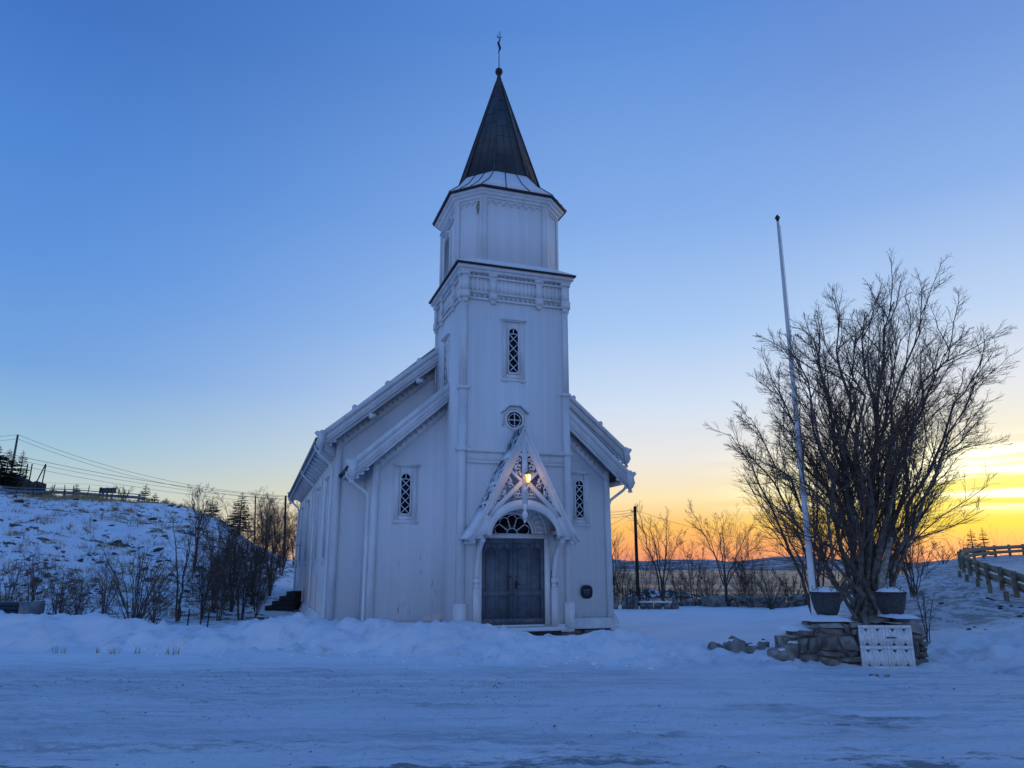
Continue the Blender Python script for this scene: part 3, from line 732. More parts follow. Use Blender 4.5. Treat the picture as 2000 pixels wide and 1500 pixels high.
barge(NRZ, NSL, NHALF, NV0 - .31, .2, 4, 'n'); barge(XRZ, XSL, XHALF, XV0 - .29, 1.55, 0, 'x'); barge(NRZ, NSL, NHALF, NV1 + .37, .2, 0, 'b')
def rake_frieze(rz, sl, half, v, a0, drop=.66):
    for sg in (-1, 1):
        q = lambda a, dz: (C + sg * a, rz - sl * a + dz)
        m = MB(); m.prism([q(a0, -drop - .16), q(half, -drop - .16), q(half, -drop + .14), q(a0, -drop + .14)], v - .018, v - .002); m.prism([q(a0, -drop - .18), q(half, -drop - .18), q(half, -drop - .145), q(a0, -drop - .145)], v - .04, v - .003); fz = fix_normals(m.build('rake_frieze', TRIM, church))
        m = MB(); n = int((half - a0) / .145)
        for k in range(n):
            a = a0 + .08 + k * .145
            x, z = q(a, -drop + .01); s = .04
            for g2 in (-1, 1): m.prism([(x - s, z - g2 * s - .012), (x - s, z - g2 * s + .012), (x + s, z + g2 * s + .012), (x + s, z + g2 * s - .012)], v - .045, v - .019)
        stuff(fix_normals(m.build('frieze_ornament', ORN, fz)))
rake_frieze(XRZ, XSL, 3.57, XV0, 1.6); rake_frieze(NRZ, NSL, 4.42, NV0, 1.6)
# corner boards
for u, su in ((XU0, -1), (XU1, 1)): corner_board(u, XV0, ZB, xz(u) - .42, .16, .022, su, -1)
for u, su in ((NU0, -1), (NU1, 1)): corner_board(u, NV0, ZB, nz(u) - .42, .16, .022, su, -1); corner_board(u, NV1, ZB, nz(u) - .42, .16, .022, su, 1)
for v in (7.9, 12.4, 17.0):
    m = MB(); m.box(NU0 - .03, NU0, v - .09, v + .09, ZB, 5.0); m.build('wall_post', TRIM, church)
# soffits and gutters along the eaves, rafter brackets
for sg, nm in ((-1, 'l'), (1, 'r')):
    ue = C + sg * NHALF; ze = NRZ - NSL * NHALF; uw = C + sg * 4.42
    m = MB(); m.box(*sorted((ue - sg * .03, ue + sg * .02)), NV0 - .22, NV1 + .3, ze - .24, ze - .04); m.build('fascia', TRIM, church)
    pts = [(ue + sg * .07, v, ze - .13) for v in (NV0 - .25, NV1 + .3)]
    m = MB(); m.tube(pts, .065, 8); m.build('gutter', GALV, church)
    for k in range(20):
        v = NV0 + .35 + k * .9; m = MB(); m.prism([(uw, ze - .12), (uw, ze - .55), (uw + sg * .1, ze - .5), (ue - sg * .06, ze - .24), (ue - sg * .06, ze - .13)], v - .04, v + .04); fix_normals(m.build('eave_bracket', TRIM, church))
    ux = C + sg * XHALF; zx = XRZ - XSL * XHALF; uw = C + sg * 3.58
    m = MB(); m.box(*sorted((ux - sg * .03, ux + sg * .02)), XV0 - .2, NV0 - .02, zx - .24, zx - .04); m.build('fascia', TRIM, church)
    m = MB(); m.tube([(ux + sg * .07, XV0 - .24, zx - .13), (ux + sg * .07, NV0 - .02, zx - .13)], .06, 8); m.build('gutter', GALV if sg > 0 else IRON, church)
    # downpipes
    def pipe(ue, uw, v, z):
        m = MB(); w_ = uw + sg * .075
        m.tube([(ue + sg * .06, v, z - .15), (ue + sg * .05, v, z - .30), (ue - sg * .05, v, z - .42), (w_ + sg * .06, v, z - .74), (w_, v, z - .88), (w_, v, z - 1.1), (w_, v, ZB + .05)], .042, 8)
        m.build('downpipe', TRIM, church, True)
    pipe(ux, uw, XV0 + .12, zx)
    pipe(ue, C + sg * 4.42, NV0 + .45, ze); pipe(ue, C + sg * 4.42, 10.2, ze); pipe(ue, C + sg * 4.42, NV1 - .15, ze)
# tall side windows of the nave
for sg in (-1, 1):
    for v in (5.7, 9.9 - .9, 14.7, 19.0):
        uu = C + sg * 4.42
        tf = (lambda a, bb, z, v=v, uu=uu: (uu - bb, v - a, z)) if sg < 0 else (lambda a, bb, z, v=v, uu=uu: (uu + bb, v + a, z))
        lattice_window(tf, 0, 2.25, 4.45, .46)
# base flare + foundation
def water_table(u0, u1, v, front_=True):
    m = MB(); m.prism([(v, .50), (v - .05, .46), (v - .10, .36), (v - .10, .30), (v - .16, .25), (v - .16, .19), (v, .19)], u0, u1, 'x'); return fix_normals(m.build('water_table', TRIM, church))
water_table(XU1 - 1.95, XU1 + .14, XV0); water_table(XU0 - .14, -.02, XV0)
for uu, sg, v0, v1 in ((NU0, -1, NV0 - .1, NV1 + .1), (XU0, -1, XV0 - .12, NV0), (XU1, 1, XV0 - .12, NV0), (NU1, 1, NV0 - .1, NV1 + .1)):
    m = MB(); m.prism([(uu, .50), (uu + sg * .05, .46), (uu + sg * .10, .36), (uu + sg * .10, .30), (uu + sg * .16, .25), (uu + sg * .16, .19), (uu, .19)], v0, v1); fix_normals(m.build('water_table', TRIM, church))
rng = random.Random(4)
def stone_mesh(seed, sx, sy, sz, jag=.16, pw=.5):
    import bmesh
    bm = bmesh.new(); bmesh.ops.create_icosphere(bm, subdivisions=2 if pw > .9 else 1, radius=1)
    r = random.Random(seed); ph = [r.uniform(0, 6.28) for _ in range(3)]
    for v in bm.verts:
        c = [math.copysign(abs(q) ** pw, q) * .5 for q in v.co]; k = 1 + r.uniform(-jag, jag) * .55
        v.co = Vector((c[0] * sx * k + .05 * math.sin(c[2] * 5 + ph[0]), c[1] * sy * k, c[2] * sz * k + .07 * math.sin(c[0] * 6 + ph[1])))
    me = bpy.data.meshes.new('stone'); bm.to_mesh(me); bm.free(); return me
FST = []
for k in range(8):
    me = stone_mesh(k, 1, 1, 1, .26); me.materials.append(STONE if k % 2 else STONE2); FST.append(me)
def stone(parent, loc, sc_, rz=0, k=0, rx=0):
    o = bpy.data.objects.new('stone', FST[k % 8]); col.objects.link(o); o.location = loc; o.scale = sc_; o.rotation_euler = (rx, 0, rz)
    if parent: o.parent = parent
    return o
def foundation(p0, p1, n, z0=-.25, z1=.2):
    p0, p1 = np.array(p0), np.array(p1); L_ = np.linalg.norm(p1 - p0); a = math.atan2(*(p1 - p0)[::-1])
    t = 0; k = 0
    ws = [rng.uniform(.7, 1.3) for _ in range(n)]; tot = sum(ws)
    for w_ in ws:
        l_ = w_ / tot * L_; c = p0 + (p1 - p0) * ((t + l_ / 2) / L_); t += l_; k += 1
        stone(church, (c[0], c[1], (z0 + z1) / 2), (l_ * 1.0, .34, (z1 - z0) * 1.05), a, rng.randrange(8))
foundation((XU1 - 1.9, XV0 + .08), (XU1 + .02, XV0 + .08), 4); foundation((XU1 - .12, XV0), (XU1 - .12, NV0), 4)
foundation((XU0 + .05, XV0 + .08), (-.1, XV0 + .08), 4); foundation((NU0 + .12, NV0), (NU0 + .12, NV1), 24); foundation((NU1 - .12, NV0), (NU1 - .12, NV1), 24)
m = MB(); m.box(.02, 3.14, .02, 3.1, -.3, ZB + .02); m.box(NU0 + .25, NU1 - .25, NV0 + .1, NV1 - .1, -.3, .3); m.box(XU0 + .2, XU1 - .2, XV0 + .2, NV0, -.3, .3); m.build('foundation_core', STONE2, church)
m = MB(); m.box(-.03, 3.19, -.05, -.002, ZB - .12, ZB + .08); m.build('tower_sill_board', TRIM, church)
# ---- door
DU0, DU1, DZ0, DZ1 = .62, 2.36, .46, 2.63; DC = (DU0 + DU1) / 2
for k, (a0, a1) in enumerate(((DU0, DC - .006), (DC + .006, DU1))):
    m = MB(front); m.box(a0, a1, -.02, .012, DZ0, DZ1); lf = m.build('door_leaf', DOORM, church)
    m = MB(front); w_ = a1 - a0; st = .10; mid_z = DZ0 + .78; pm = (a0 + a1) / 2
    for x0, x1 in ((a0, a0 + st), (a1 - st, a1), (pm - .045, pm + .045)): m.box(x0, x1, .012, .034, DZ0 + .12, DZ1 - .1)
    for z0, z1 in ((DZ0, DZ0 + .16), (mid_z - .08, mid_z + .08)): m.box(a0, a1, .0122, .0345, z0, z1)
    m.box(a0, a1, .0123, .0346, DZ1 - .12, DZ1)
    for x0, x1 in ((a0 + st, pm - .045), (pm + .045, a1 - st)):
        c_ = (x0 + x1) / 2; r = (x1 - x0) / 2; th = np.linspace(0, math.pi, 9); zt = DZ1 - .12 - r - .10
        poly = [(x0, DZ1 - .12), (x0, zt)] + [(c_ - r * math.cos(t), zt + r * math.sin(t)) for t in th] + [(x1, zt), (x1, DZ1 - .12)]
        m.prism(poly[:2] + [(c_ - r * math.cos(t), zt + r * math.sin(t)) for t in th[:5]] + [(c_, DZ1 - .12)], .0121, .033); m.prism([(c_, DZ1 - .12)] + [(c_ - r * math.cos(t), zt + r * math.sin(t)) for t in th[4:]] + [(x1, zt), (x1, DZ1 - .12)], .0121, .033)
    fix_normals(m.build('door_rail', DOORM, lf))
    m = MB(front); m.box(a0 + .02, a1 - .02, .035, .041, DZ0 + .05, DZ0 + .12)
    m.build('kick_strip', mat_simple('worn_door_paint', (.12, .14, .17), .5, .3, 9, .002) if k == 0 else bpy.data.materials['worn_door_paint'], lf)
m = MB(front); m.tube([(DC + .075, .035, 1.48), (DC + .075, .09, 1.48), (DC + .17, .095, 1.475)], .013, 6); m.box(DC + .05, DC + .10, .034, .042, 1.36, 1.56); m.lathe([(.018, 0), (.018, .02)], (DC + .075, .04, 1.65), 8) if False else None
m.build('door_handle', IRON, church)
m = MB(front); m.box(DC - .10, DC - .06, .034, .05, 1.64, 1.69); m.box(DC + .06, DC + .09, .034, .05, 1.65, 1.68); m.build('door_lock', IRON, church)
m = MB(front)
m.box(DU0 - .14, DU0 - .003, .0, .085, ZB, DZ1 + .02); m.box(DU1 + .003, DU1 + .14, .0, .085, ZB, DZ1 + .02); m.box(DU0 - .14, DU1 + .14, .0, .07, DZ1 + .022, DZ1 + .075); m.box(DU0 - .16, DU1 + .16, .0, .10, DZ1 + .076, DZ1 + .10)
m.build('door_frame', TRIM, church)
m = MB(); m.box(.35, 2.72, -.62, -.09, .34, .42); m.build('door_step', TRIM, church); m = MB(); m.box(.45, 2.6, -.58, -.09, -.2, .339); m.build('step_base', DARKWOOD, church)
# fanlight
fx, fz0, fr_ = 1.46, DZ1 + .105, .55; th = np.linspace(0, math.pi, 25)
arc = lambda r: [(fx - r * math.cos(t), fz0 + r * .98 * math.sin(t)) for t in th]
m = MB(front); m.band(arc(fr_ + .06), arc(fr_), .001, .06); m.box(fx - fr_ - .06, fx + fr_ + .06, .001, .06, fz0 - .005, fz0 + .03); fan = m.build('fanlight', TRIM, church)
m = MB(front); m.prism(arc(fr_), .004, .014); fix_normals(m.build('pane', GLASS, fan))
m = MB(front); t_ = .012
petal = 5
for k in range(petal):
    a_ = math.pi * (k + .5) / petal; ca, sa = -math.cos(a_), math.sin(a_)
    P_ = []
    for s_ in np.linspace(-1, 1, 15):          # petal outline: from inner ring out and round
        if abs(s_) > .5: rr = .17 + (1 - abs(s_)) * 2 * .20; off = (.045 + (1 - abs(s_)) * 2 * .085) * np.sign(s_)
        else: an = s_ * math.pi; rr = .37 + .13 * math.cos(an); off = .13 * math.sin(an)
        P_.append((fx + ca * rr + sa * off, .022, fz0 + .02 + (sa * rr - ca * off)))
    m.tube(P_, .013, 4)
m.tube([(fx - .15 * math.cos(t), .022, fz0 + .02 + .15 * math.sin(t)) for t in np.linspace(0, math.pi, 11)], .015, 4)
m.build('muntin', TRIM, fan)
m = MB(front); m.band(arc(.98), arc(.94), .001, .05); m.band(arc(.70), arc(.66), .001, .045); m.build('arch_moulding', TRIM, church)
for k in range(17):
    t = math.pi * (k + .5) / 17; ca, sa = -math.cos(t), math.sin(t); m = MB(front)
    pr = [(fx + ca * r_ + sa * o2, fz0 + sa * r_ * .98 - ca * o2) for r_, o2 in ((.715, -.03), (.925, -.042), (.925, .042), (.715, .03))]
    m.prism(pr, .001, .03); fix_normals(m.build('voussoir', TRIM, church))
# ---- porch
PU = 1.55; PV = .78
pf = lambda a, bb, z: (PU + a, -PV - bb, z)
prof = [(0, 5.50), (1.16, 3.12), (1.30, 2.88), (1.50, 2.58)]
def pz(a):
    return float(np.interp(abs(a), [p[0] for p in prof], [p[1] for p in prof]))
for sg in (-1, 1):
    m = MB(lambda a, bb, z: (PU + a, -bb, z))
    top = [(sg * a, z + .05) for a, z in prof]; bot = [(sg * a, z - .03) for a, z in prof]
    m.band(top, bot, 0.002, PV + .04); ro = fix_normals(m.build('porch_roof', PORCHSLATE, church))
    m = MB(lambda a, bb, z: (PU + a, -bb, z)); a_ = [1.06, 1.16, 1.30, 1.50, 1.52]
    m.band([(sg * a, pz(a) + .085 + .02 * math.sin(a * 9)) for a in a_[:4]] + [(sg * 1.53, pz(1.5) + .05)], [(sg * a, pz(a) + .045) for a in a_[:4]] + [(sg * 1.53, pz(1.5) + .0)], .01, PV + .03)
    for z0, z1 in ((4.62, 4.82), (3.92, 4.02), (3.42, 3.48)):
        aa = lambda z: np.interp(-z, [-5.5, -3.12], [0, 1.16])
        m.band([(sg * aa(z1), z1 + .075), (sg * aa(z0), z0 + .075)], [(sg * aa(z1), z1 + .04), (sg * aa(z0), z0 + .04)], .01, PV + .02)
    stuff(fix_normals(m.build('snow', SNOW, ro)))
    # rake board, two steps
    m = MB(pf); inn = [(sg * max(0, a - .0), z - .36 if a < 1.2 else z - .24) for a, z in prof]; out = [(sg * a, z + .055) for a, z in prof]
    inn[0] = (0, 5.50 - .46); inn[-1] = (sg * 1.42, 2.47)
    m.band(out, inn, -.03, .02); m.band([(sg * a, z + .075) for a, z in prof], [(sg * a, z - .05) for a, z in prof], .021, .055); fix_normals(m.build('porch_rake', TRIM, church))
    # eave corbels under the foot
    m = MB(lambda a, bb, z: (PU + a, -bb, z))
    for k in range(5): m.box(*sorted((sg * 1.30, sg * 1.42)), .06 + k * .15, .14 + k * .15, 2.48, 2.60)
    m.box(*sorted((sg * 1.10, sg * 1.32)), .0, PV - .02, 2.60, 2.74); m.build('eave_corbel', TRIM, church)
    # curved bracket and its wall post
    m = MB(lambda a, bb, z: (PU + a, -bb, z))
    path = [(sg * 1.07, .05, 1.62), (sg * 1.07, .12, 1.95), (sg * 1.07, .22, 2.22), (sg * 1.08, .42, 2.46), (sg * 1.09, .70, 2.60)]
    pa = np.array(path); tq = np.linspace(0, 1, 13); pa = np.stack([np.interp(tq, np.linspace(0, 1, 5), pa[:, c]) for c in range(3)], 1)
    for _ in range(3): pa[1:-1] = (pa[:-2] + pa[2:] + 2 * pa[1:-1]) / 4
    tg = np.gradient(pa, axis=0); tg /= np.linalg.norm(tg, axis=1, keepdims=True); V = []
    for p, t_ in zip(pa, tg):
        n_ = np.array([0, t_[2], -t_[1]])
        for dx, dn in ((-.055, -.06), (.055, -.06), (.055, .06), (-.055, .06)): V.append((p[0] + dx, p[1] + n_[1] * dn, p[2] + n_[2] * dn))
    m.add(V, [(i * 4 + a_, i * 4 + (a_ + 1) % 4, (i + 1) * 4 + (a_ + 1) % 4, (i + 1) * 4 + a_) for i in range(12) for a_ in range(4)] + [(3, 2, 1, 0), (48, 49, 50, 51)])
    m.box(*sorted((sg * .99, sg * 1.15)), .0, .13, 1.50, 1.62); m.box(*sorted((sg * 1.01, sg * 1.13)), .0, .10, 1.38, 1.50); m.box(*sorted((sg * .98, sg * 1.16)), .086, .11, ZB, 1.38)
    m.build('porch_bracket', TRIM, church)
    # fretwork: diagonal braces, arch half, scroll panels
    m = MB(pf)
    def bar(a0, z0, a1, z1, w0, b0=-.012, b1=.018):
        dx, dz = a1 - a0, z1 - z0; q = math.hypot(dx, dz); ex, ez = -dz / q * w0, dx / q * w0
        m.prism([(a0 + ex, z0 + ez), (a1 + ex, z1 + ez), (a1 - ex, z1 - ez), (a0 - ex, z0 - ez)], b0, b1)
    bar(0, 4.00, sg * .46, 4.40, .040); bar(0, 4.12, sg * .98, 3.16, .060, -.010, .020)
    tA = np.linspace(0, math.pi / 2, 12)
    m.band([(sg * 1.02 * math.cos(t) * 1.0, 2.70 + .90 * math.sin(t)) for t in tA], [(sg * .90 * math.cos(t), 2.64 + .72 * math.sin(t)) for t in tA], -.014, .022)
    m.prism([(sg * .97, 2.72), (sg * 1.36, 2.62), (sg * 1.10, 3.12), (sg * .90, 3.18)], -.013, .021)
    fix_normals(m.build('porch_brace', TRIM, church))
    m = MB(pf); t_ = .016
    def curl(a, z, r, a0, turns, dirn=1, taper=.25, rad=.021):
        n = 14; P_ = []
        for k in range(n):
            q = k / (n - 1); rr = r * (1 - q * (1 - taper)); an = a0 + dirn * q * turns * 2 * math.pi; P_.append((sg * (a + rr * math.cos(an)), .003, z + rr * math.sin(an)))
        m.tube(P_, [rad * (1.25 - .5 * k / (n - 1)) for k in range(n)], 4)
    def leaf(a, z, an, ln, wd=.04):
        ca, sa = math.cos(an), math.sin(an); m.prism([(sg * (a), z), (sg * (a + ca * ln * .5 - sa * wd), z + sa * ln * .5 + ca * wd), (sg * (a + ca * ln), z + sa * ln), (sg * (a + ca * ln * .5 + sa * wd), z + sa * ln * .5 - ca * wd)], -.008, .014)
    # upper panel (between king post, rake and upper brace)
    for (a, z, r, a0, tu, dr_) in ((.17, 4.34, .085, -1.2, 1.1, 1), (.22, 4.50, .06, 2.4, 1.0, -1), (.14, 4.62, .06, -1.0, 1.1, 1), (.13, 4.80, .04, 2.0, 1.0, -1)): curl(a, z, r, a0, tu, dr_)
    for (a, z, an, ln) in ((.10, 4.20, 1.2, .14), (.28, 4.36, 1.9, .14), (.10, 4.44, .6, .12), (.18, 4.70, 1.8, .12), (.10, 4.88, 1.4, .14), (.09, 4.70, 1.5, .12)): leaf(a, z, an, ln)
    # lower panel (between upper brace, rake and lower brace)
    for (a, z, r, a0, tu, dr_) in ((.46, 4.08, .10, .6, 1.1, 1), (.40, 3.94, .075, 3.6, 1.1, -1), (.60, 3.86, .095, 1.0, 1.2, 1), (.70, 3.64, .085, 2.4, 1.1, -1), (.82, 3.52, .075, .5, 1.1, 1), (.92, 3.34, .055, 2.4, 1.0, -1), (.56, 3.70, .05, 0, 1, 1)): curl(a, z, r, a0, tu, dr_)
    for (a, z, an, ln) in ((.34, 4.02, .9, .16), (.48, 4.20, 1.9, .14), (.56, 4.02, -.6, .15), (.50, 3.80, -.5, .12), (.66, 3.78, 1.4, .15), (.66, 3.52, -.6, .14), (.80, 3.40, .9, .15), (.90, 3.50, -1.1, .14), (.98, 3.28, -1.0, .14), (.86, 3.24, .6, .12)): leaf(a, z, an, ln, .035)
    # trefoil panel beside the king post
    m.tube([(sg * .07, .003, 3.66), (sg * .50, .003, 3.60), (sg * .09, .003, 3.98), (sg * .07, .003, 3.66)], .018, 4)
    for da, dz in ((.14, 3.70), (.24, 3.70), (.19, 3.79)): curl(da, dz, .045, 0, 1, 1, 1, .014)
    fix_normals(m.build('fretwork', TRIM, church))
m = MB(pf); m.box(-.075, .075, -.016, .024, 3.42, 5.10); m.build('king_post', TRIM, church)
m = MB(pf); m.lathe([(.02, -.22), (.035, -.17), (.02, -.13), (.075, -.06), (.085, .0), (.06, .06), (.03, .09), (.055, .13), (.06, .26)], (0, .0, 3.22), 10); m.build('pendant', TRIM, church, True)
m = MB(lambda a, bb, z: (PU + a, -bb, z)); m.box(-1.12, -1.0, .0, PV - .03, 2.745, 2.84); m.box(1.0, 1.12, .0, PV - .03, 2.745, 2.84); m.build('porch_plate', TRIM, church)
m = MB(lambda a, bb, z: (PU + a, -bb, z)); m.tube([(0, -.03, 5.56), (0, PV + .07, 5.56)], .05, 6); m.build('ridge_cap', TRIM, church)
# ---- lantern (hangs on the porch): a thing of its own
lp = cw(PU + .05, -PV - .14, 4.10)
lantern = empty('porch_lantern', tuple(lp), YAW); tag(lantern, 'small lit lantern glowing amber on the porch gable', 'lantern')
lpf = MB(); lpf.tube([(-.04, .11, -.28), (-.04, .02, -.24), (0, 0, -.16), (0, 0, -.10)], .018, 6); lpf.box(-.07, -.01, .10, .125, -.36, -.16); lpf.build('arm', TRIM, lantern)
m = MB(); m.lathe([(.045, -.10), (.05, -.085)], (0, 0, 0), 6); m.lathe([(.10, .13), (.07, .18), (.02, .21), (.012, .25)], (0, 0, 0), 6)
for k in range(6):
    a = math.pi / 3 * k; m.tube([(.045 * math.cos(a), .045 * math.sin(a), -.09), (.092 * math.cos(a), .092 * math.sin(a), .135)], .007, 4)
m.build('frame', mat_simple('brass', (.30, .20, .09), .4, .2, 9, .001, .7), lantern)
b = NB('lit_lamp_glass'); b.p.inputs['Emission Color'].default_value = (1, .50, .14, 1); b.p.inputs['Emission Strength'].default_value = 2.2; GLOW = b.fin((.8, .5, .2), .3)
m = MB(); m.lathe([(.040, -.085), (.086, .13)], (0, 0, 0), 6); m.build('glass', GLOW, lantern)
b = NB('bulb_glow'); b.p.inputs['Emission Color'].default_value = (1, .66, .26, 1); b.p.inputs['Emission Strength'].default_value = 4.5; m = MB(); m.lathe([(.012, -.05), (.036, -.01), (.036, .04), (.012, .08)], (0, -.075, .01), 8); m.build('bulb', b.fin((1, .8, .5), .3), lantern)
pl = bpy.data.lights.new('lantern_light', 'POINT'); pl.energy = 2.4; pl.color = (1, .48, .16); pl.shadow_soft_size = .06
plo = bpy.data.objects.new('lantern_light', pl); col.objects.link(plo); plo.parent = lantern; plo.location = (0, -.20, .03)
# ---- plaque, little oval plate and bell button on the church front
p = cw(4.33, XV0 - .03, 1.20)
pq = empty('wall_plaque', tuple(p), YAW); tag(pq, 'dark blue rounded plaque with pale lettering on white wall', 'plaque')
th = np.linspace(0, 2 * math.pi, 25)[:-1]; rr = lambda r, q: [(np.sign(math.cos(t)) * abs(math.cos(t)) ** .75 * r, np.sign(math.sin(t)) * abs(math.sin(t)) ** .75 * r * q) for t in th]
m = MB(); m.prism(rr(.19, 1.02), -.0, .028); m.build('plate', PLAQUE, pq)
m = MB(); m.band(rr(.178, 1.02), rr(.170, 1.02), -.0025, 0, True)
for z, hw in ((.055, .125), (-.0, .10), (-.03, .085), (-.06, .10), (-.09, .07)):
    if z == .055: m.box(-hw, hw, -.0022, 0, z - .010, z + .010)
    else:
        a = -hw
        while a < hw: w_ = rng.uniform(.012, .03); m.box(a, min(hw, a + w_), -.0022, 0, z - .0055, z + .0055); a += w_ + .010
stuff(m.build('lettering', mat_simple('faded_plaque_print', (.20, .23, .28), .5, .1, 9, 0), pq))
o = MB(lambda a, bb, z: (2.62 + a, -bb - .036 + .0, 1.77 + z)); o.prism([(.07 * math.cos(t), .035 * math.sin(t)) for t in th], 0, .02); ob = fix_normals(o.build('name_plate', IRON)); ob.location = tuple(O); ob.rotation_euler = (0, 0, YAW); tag(ob, 'small dark oval plate beside the church door', 'plate')
o = MB(lambda a, bb, z: (2.68 + a, -bb - .036, 1.49 + z)); o.prism([(.055 * math.cos(t), .065 * math.sin(t)) for t in th], 0, .02); o.prism([(.025 * math.cos(t), .03 * math.sin(t)) for t in th], .0201, .035); ob = fix_normals(o.build('bell_button', mat_simple('dull_brass', (.16, .14, .11), .5, .2, 9, .001, .5))); ob.location = tuple(O); ob.rotation_euler = (0, 0, YAW); tag(ob, 'round dull brass bell push beside the church door', 'doorbell')
lb = cw(XU1 - 1.42, XV0, 3.1)
# floodlight boxes under the nave eave
for u, dz in ((-1.95, 0), (-.55, 0)):
    z = nz(u) - .62
    ob = MB(lambda a, bb, zz, u=u, z=z: (u + a, NV0 - .35 - bb, z + zz)); ob.box(-.10, .10, 0, .10, -.07, .07); ob.box(-.02, .02, -.3, 0, .0, .04); ob = ob.build('floodlight', TRIM); ob.location = tuple(O); ob.rotation_euler = (0, 0, YAW)
    tag(ob, 'small white floodlight box mounted under the upper gable eave', 'floodlight', 'floodlights on the nave gable')

# ============================================================ stone wall, gate, planters, flagpole
def rock(name, x, y, z, s, rz, k, label=None, cat='rock', group=None, parent=None, snowcap=False):
    o = stone(parent, (x, y, z), s, rz, k); o.name = name
    if label: tag(o, label, cat, group)
    return o
GY0 = 14.35
wl = empty('stone_wall', (0, 0, 0)); tag(wl, 'dry stone gate pillar with collapsed wall trailing off beside white gate', 'wall')
MST = []
for k in range(10):
    me = stone_mesh(500 + k, 1, 1, 1, .30, .36); me.materials.append((STONE, STONE2, mat_simple('stone_tone_%d' % k, (.13 + .012 * k, .125 + .011 * k, .115 + .01 * k), .85, .5, 5, .03))[k % 3]); MST.append(me)
def masonry(parent, px0, px1, ytop_px, ybot_px, Y, depth, seed, rows=4):
    r = random.Random(seed); a = at(px0, ytop_px, Y); b_ = at(px1, ytop_px, Y); zt = a[2]; zb = at(px0, ybot_px, Y)[2] - .12
    W_ = b_[0] - a[0]; H_ = zt - zb; nx_ = max(2, int(W_ / .11)); nz_ = max(2, int(H_ / .09)); used = np.zeros((nx_, nz_), bool); cw_, ch_ = W_ / nx_, H_ / nz_
    for j in range(nz_):
        for i in range(nx_):
            if used[i, j]: continue
            w_ = r.choice((1, 2, 2, 3, 3, 4)); h_ = r.choice((1, 1, 2, 2, 3))
            w_ = min(w_, nx_ - i); h_ = min(h_, nz_ - j)
            while w_ > 1 and used[i:i + w_, j].any(): w_ -= 1
            while h_ > 1 and used[i:i + w_, j:j + h_].any(): h_ -= 1
            used[i:i + w_, j:j + h_] = True
            x, z = a[0] + (i + w_ / 2) * cw_ + r.uniform(-.012, .012), zb + (j + h_ / 2) * ch_ + r.uniform(-.012, .012)
            for dq in ((0, depth - .3) if depth > .7 else (0,)):
                o = bpy.data.objects.new('stone', r.choice(MST)); col.objects.link(o); o.parent = parent
                o.location = (x, Y + .15 + dq + r.uniform(-.03, .03), z); o.scale = (w_ * cw_ * r.uniform(1.0, 1.14), .36, h_ * ch_ * r.uniform(1.0, 1.16)); o.rotation_euler = (r.uniform(-.08, .08), r.uniform(-.12, .12), r.uniform(-.1, .1))
    m = MB(); m.box(a[0] + .03, b_[0] - .03, Y + .07, Y + depth - .05, zb, zt - .03); m.build('wall_core', STONE2, parent)
masonry(wl, 1600, 1686, 1217, 1305, GY0 - .15, .9, 11, 6)
# stepped-down collapsed part to the left
masonry(wl, 1560, 1602, 1232, 1285, GY0 + .05, .8, 12, 4); masonry(wl, 1532, 1562, 1244, 1278, GY0 + .2, .7, 13, 3)
wr = empty('stone_wall', (0, 0, 0)); tag(wr, 'rough stone gate pillar beside snowy road embankment', 'wall')
masonry(wr, 1776, 1806, 1218, 1305, GY0 - .1, .9, 14, 6); masonry(wr, 1704, 1800, 1207, 1240, GY0 + .75, .55, 15, 2)
def snow_slab(px0, px1, py, Y, dep, th, parent, seed):
    a, b_ = at(px0, py, Y), at(px1, py, Y); n = 9; r = random.Random(seed); V = []; nv = 6
    for j in range(nv):
        for i in range(n):
            e = min(i, n - 1 - i, j * 1.5, (nv - 1 - j) * 1.5); h = th * min(1, e / 1.6 + .12) * r.uniform(.8, 1.2)
            V.append((a[0] + (b_[0] - a[0]) * i / (n - 1) + r.uniform(-.02, .02), Y + dep * j / (nv - 1), a[2] - .03 + h))
    fs = [(j * n + i, j * n + i + 1, (j + 1) * n + i + 1, (j + 1) * n + i) for j in range(nv - 1) for i in range(n - 1)]
    base = [(x, y, a[2] - .12) for x, y, z in V]; k = len(V); m = MB(); m.add(V + base, fs + [tuple(q + k for q in f[::-1]) for f in fs]); m.build('snow', SNOW, parent, True)
snow_slab(1586, 1674, 1212, GY0 - .1, .95, .08, wl, 1); snow_slab(1542, 1606, 1231, GY0 + .1, .8, .09, wl, 2); snow_slab(1752, 1804, 1206, GY0 + .1, .9, .06, wr, 3)
LOOSEM = [stone_mesh(400 + k, 1, 1, 1, .4, .68) for k in range(4)]
for me in LOOSEM: me.materials.append(STONE)
SNOWCAP = stone_mesh(450, 1, 1, 1, .2, .85); SNOWCAP.materials.append(SNOW)
LOOSE = [(1508, 1252, 16, 10), (1452, 1262, 16, 8), (1476, 1266, 14, 8), (1405, 1256, 14, 8), (1432, 1250, 42, 22), (1468, 1250, 26, 14), (1490, 1255, 20, 16), (1420, 1263, 30, 10), (1392, 1250, 12, 9), (1522, 1250, 30, 18), (1550, 1262, 40, 30), (1592, 1280, 44, 22), (1570, 1240, 26, 16), (1540, 1244, 22, 12)]
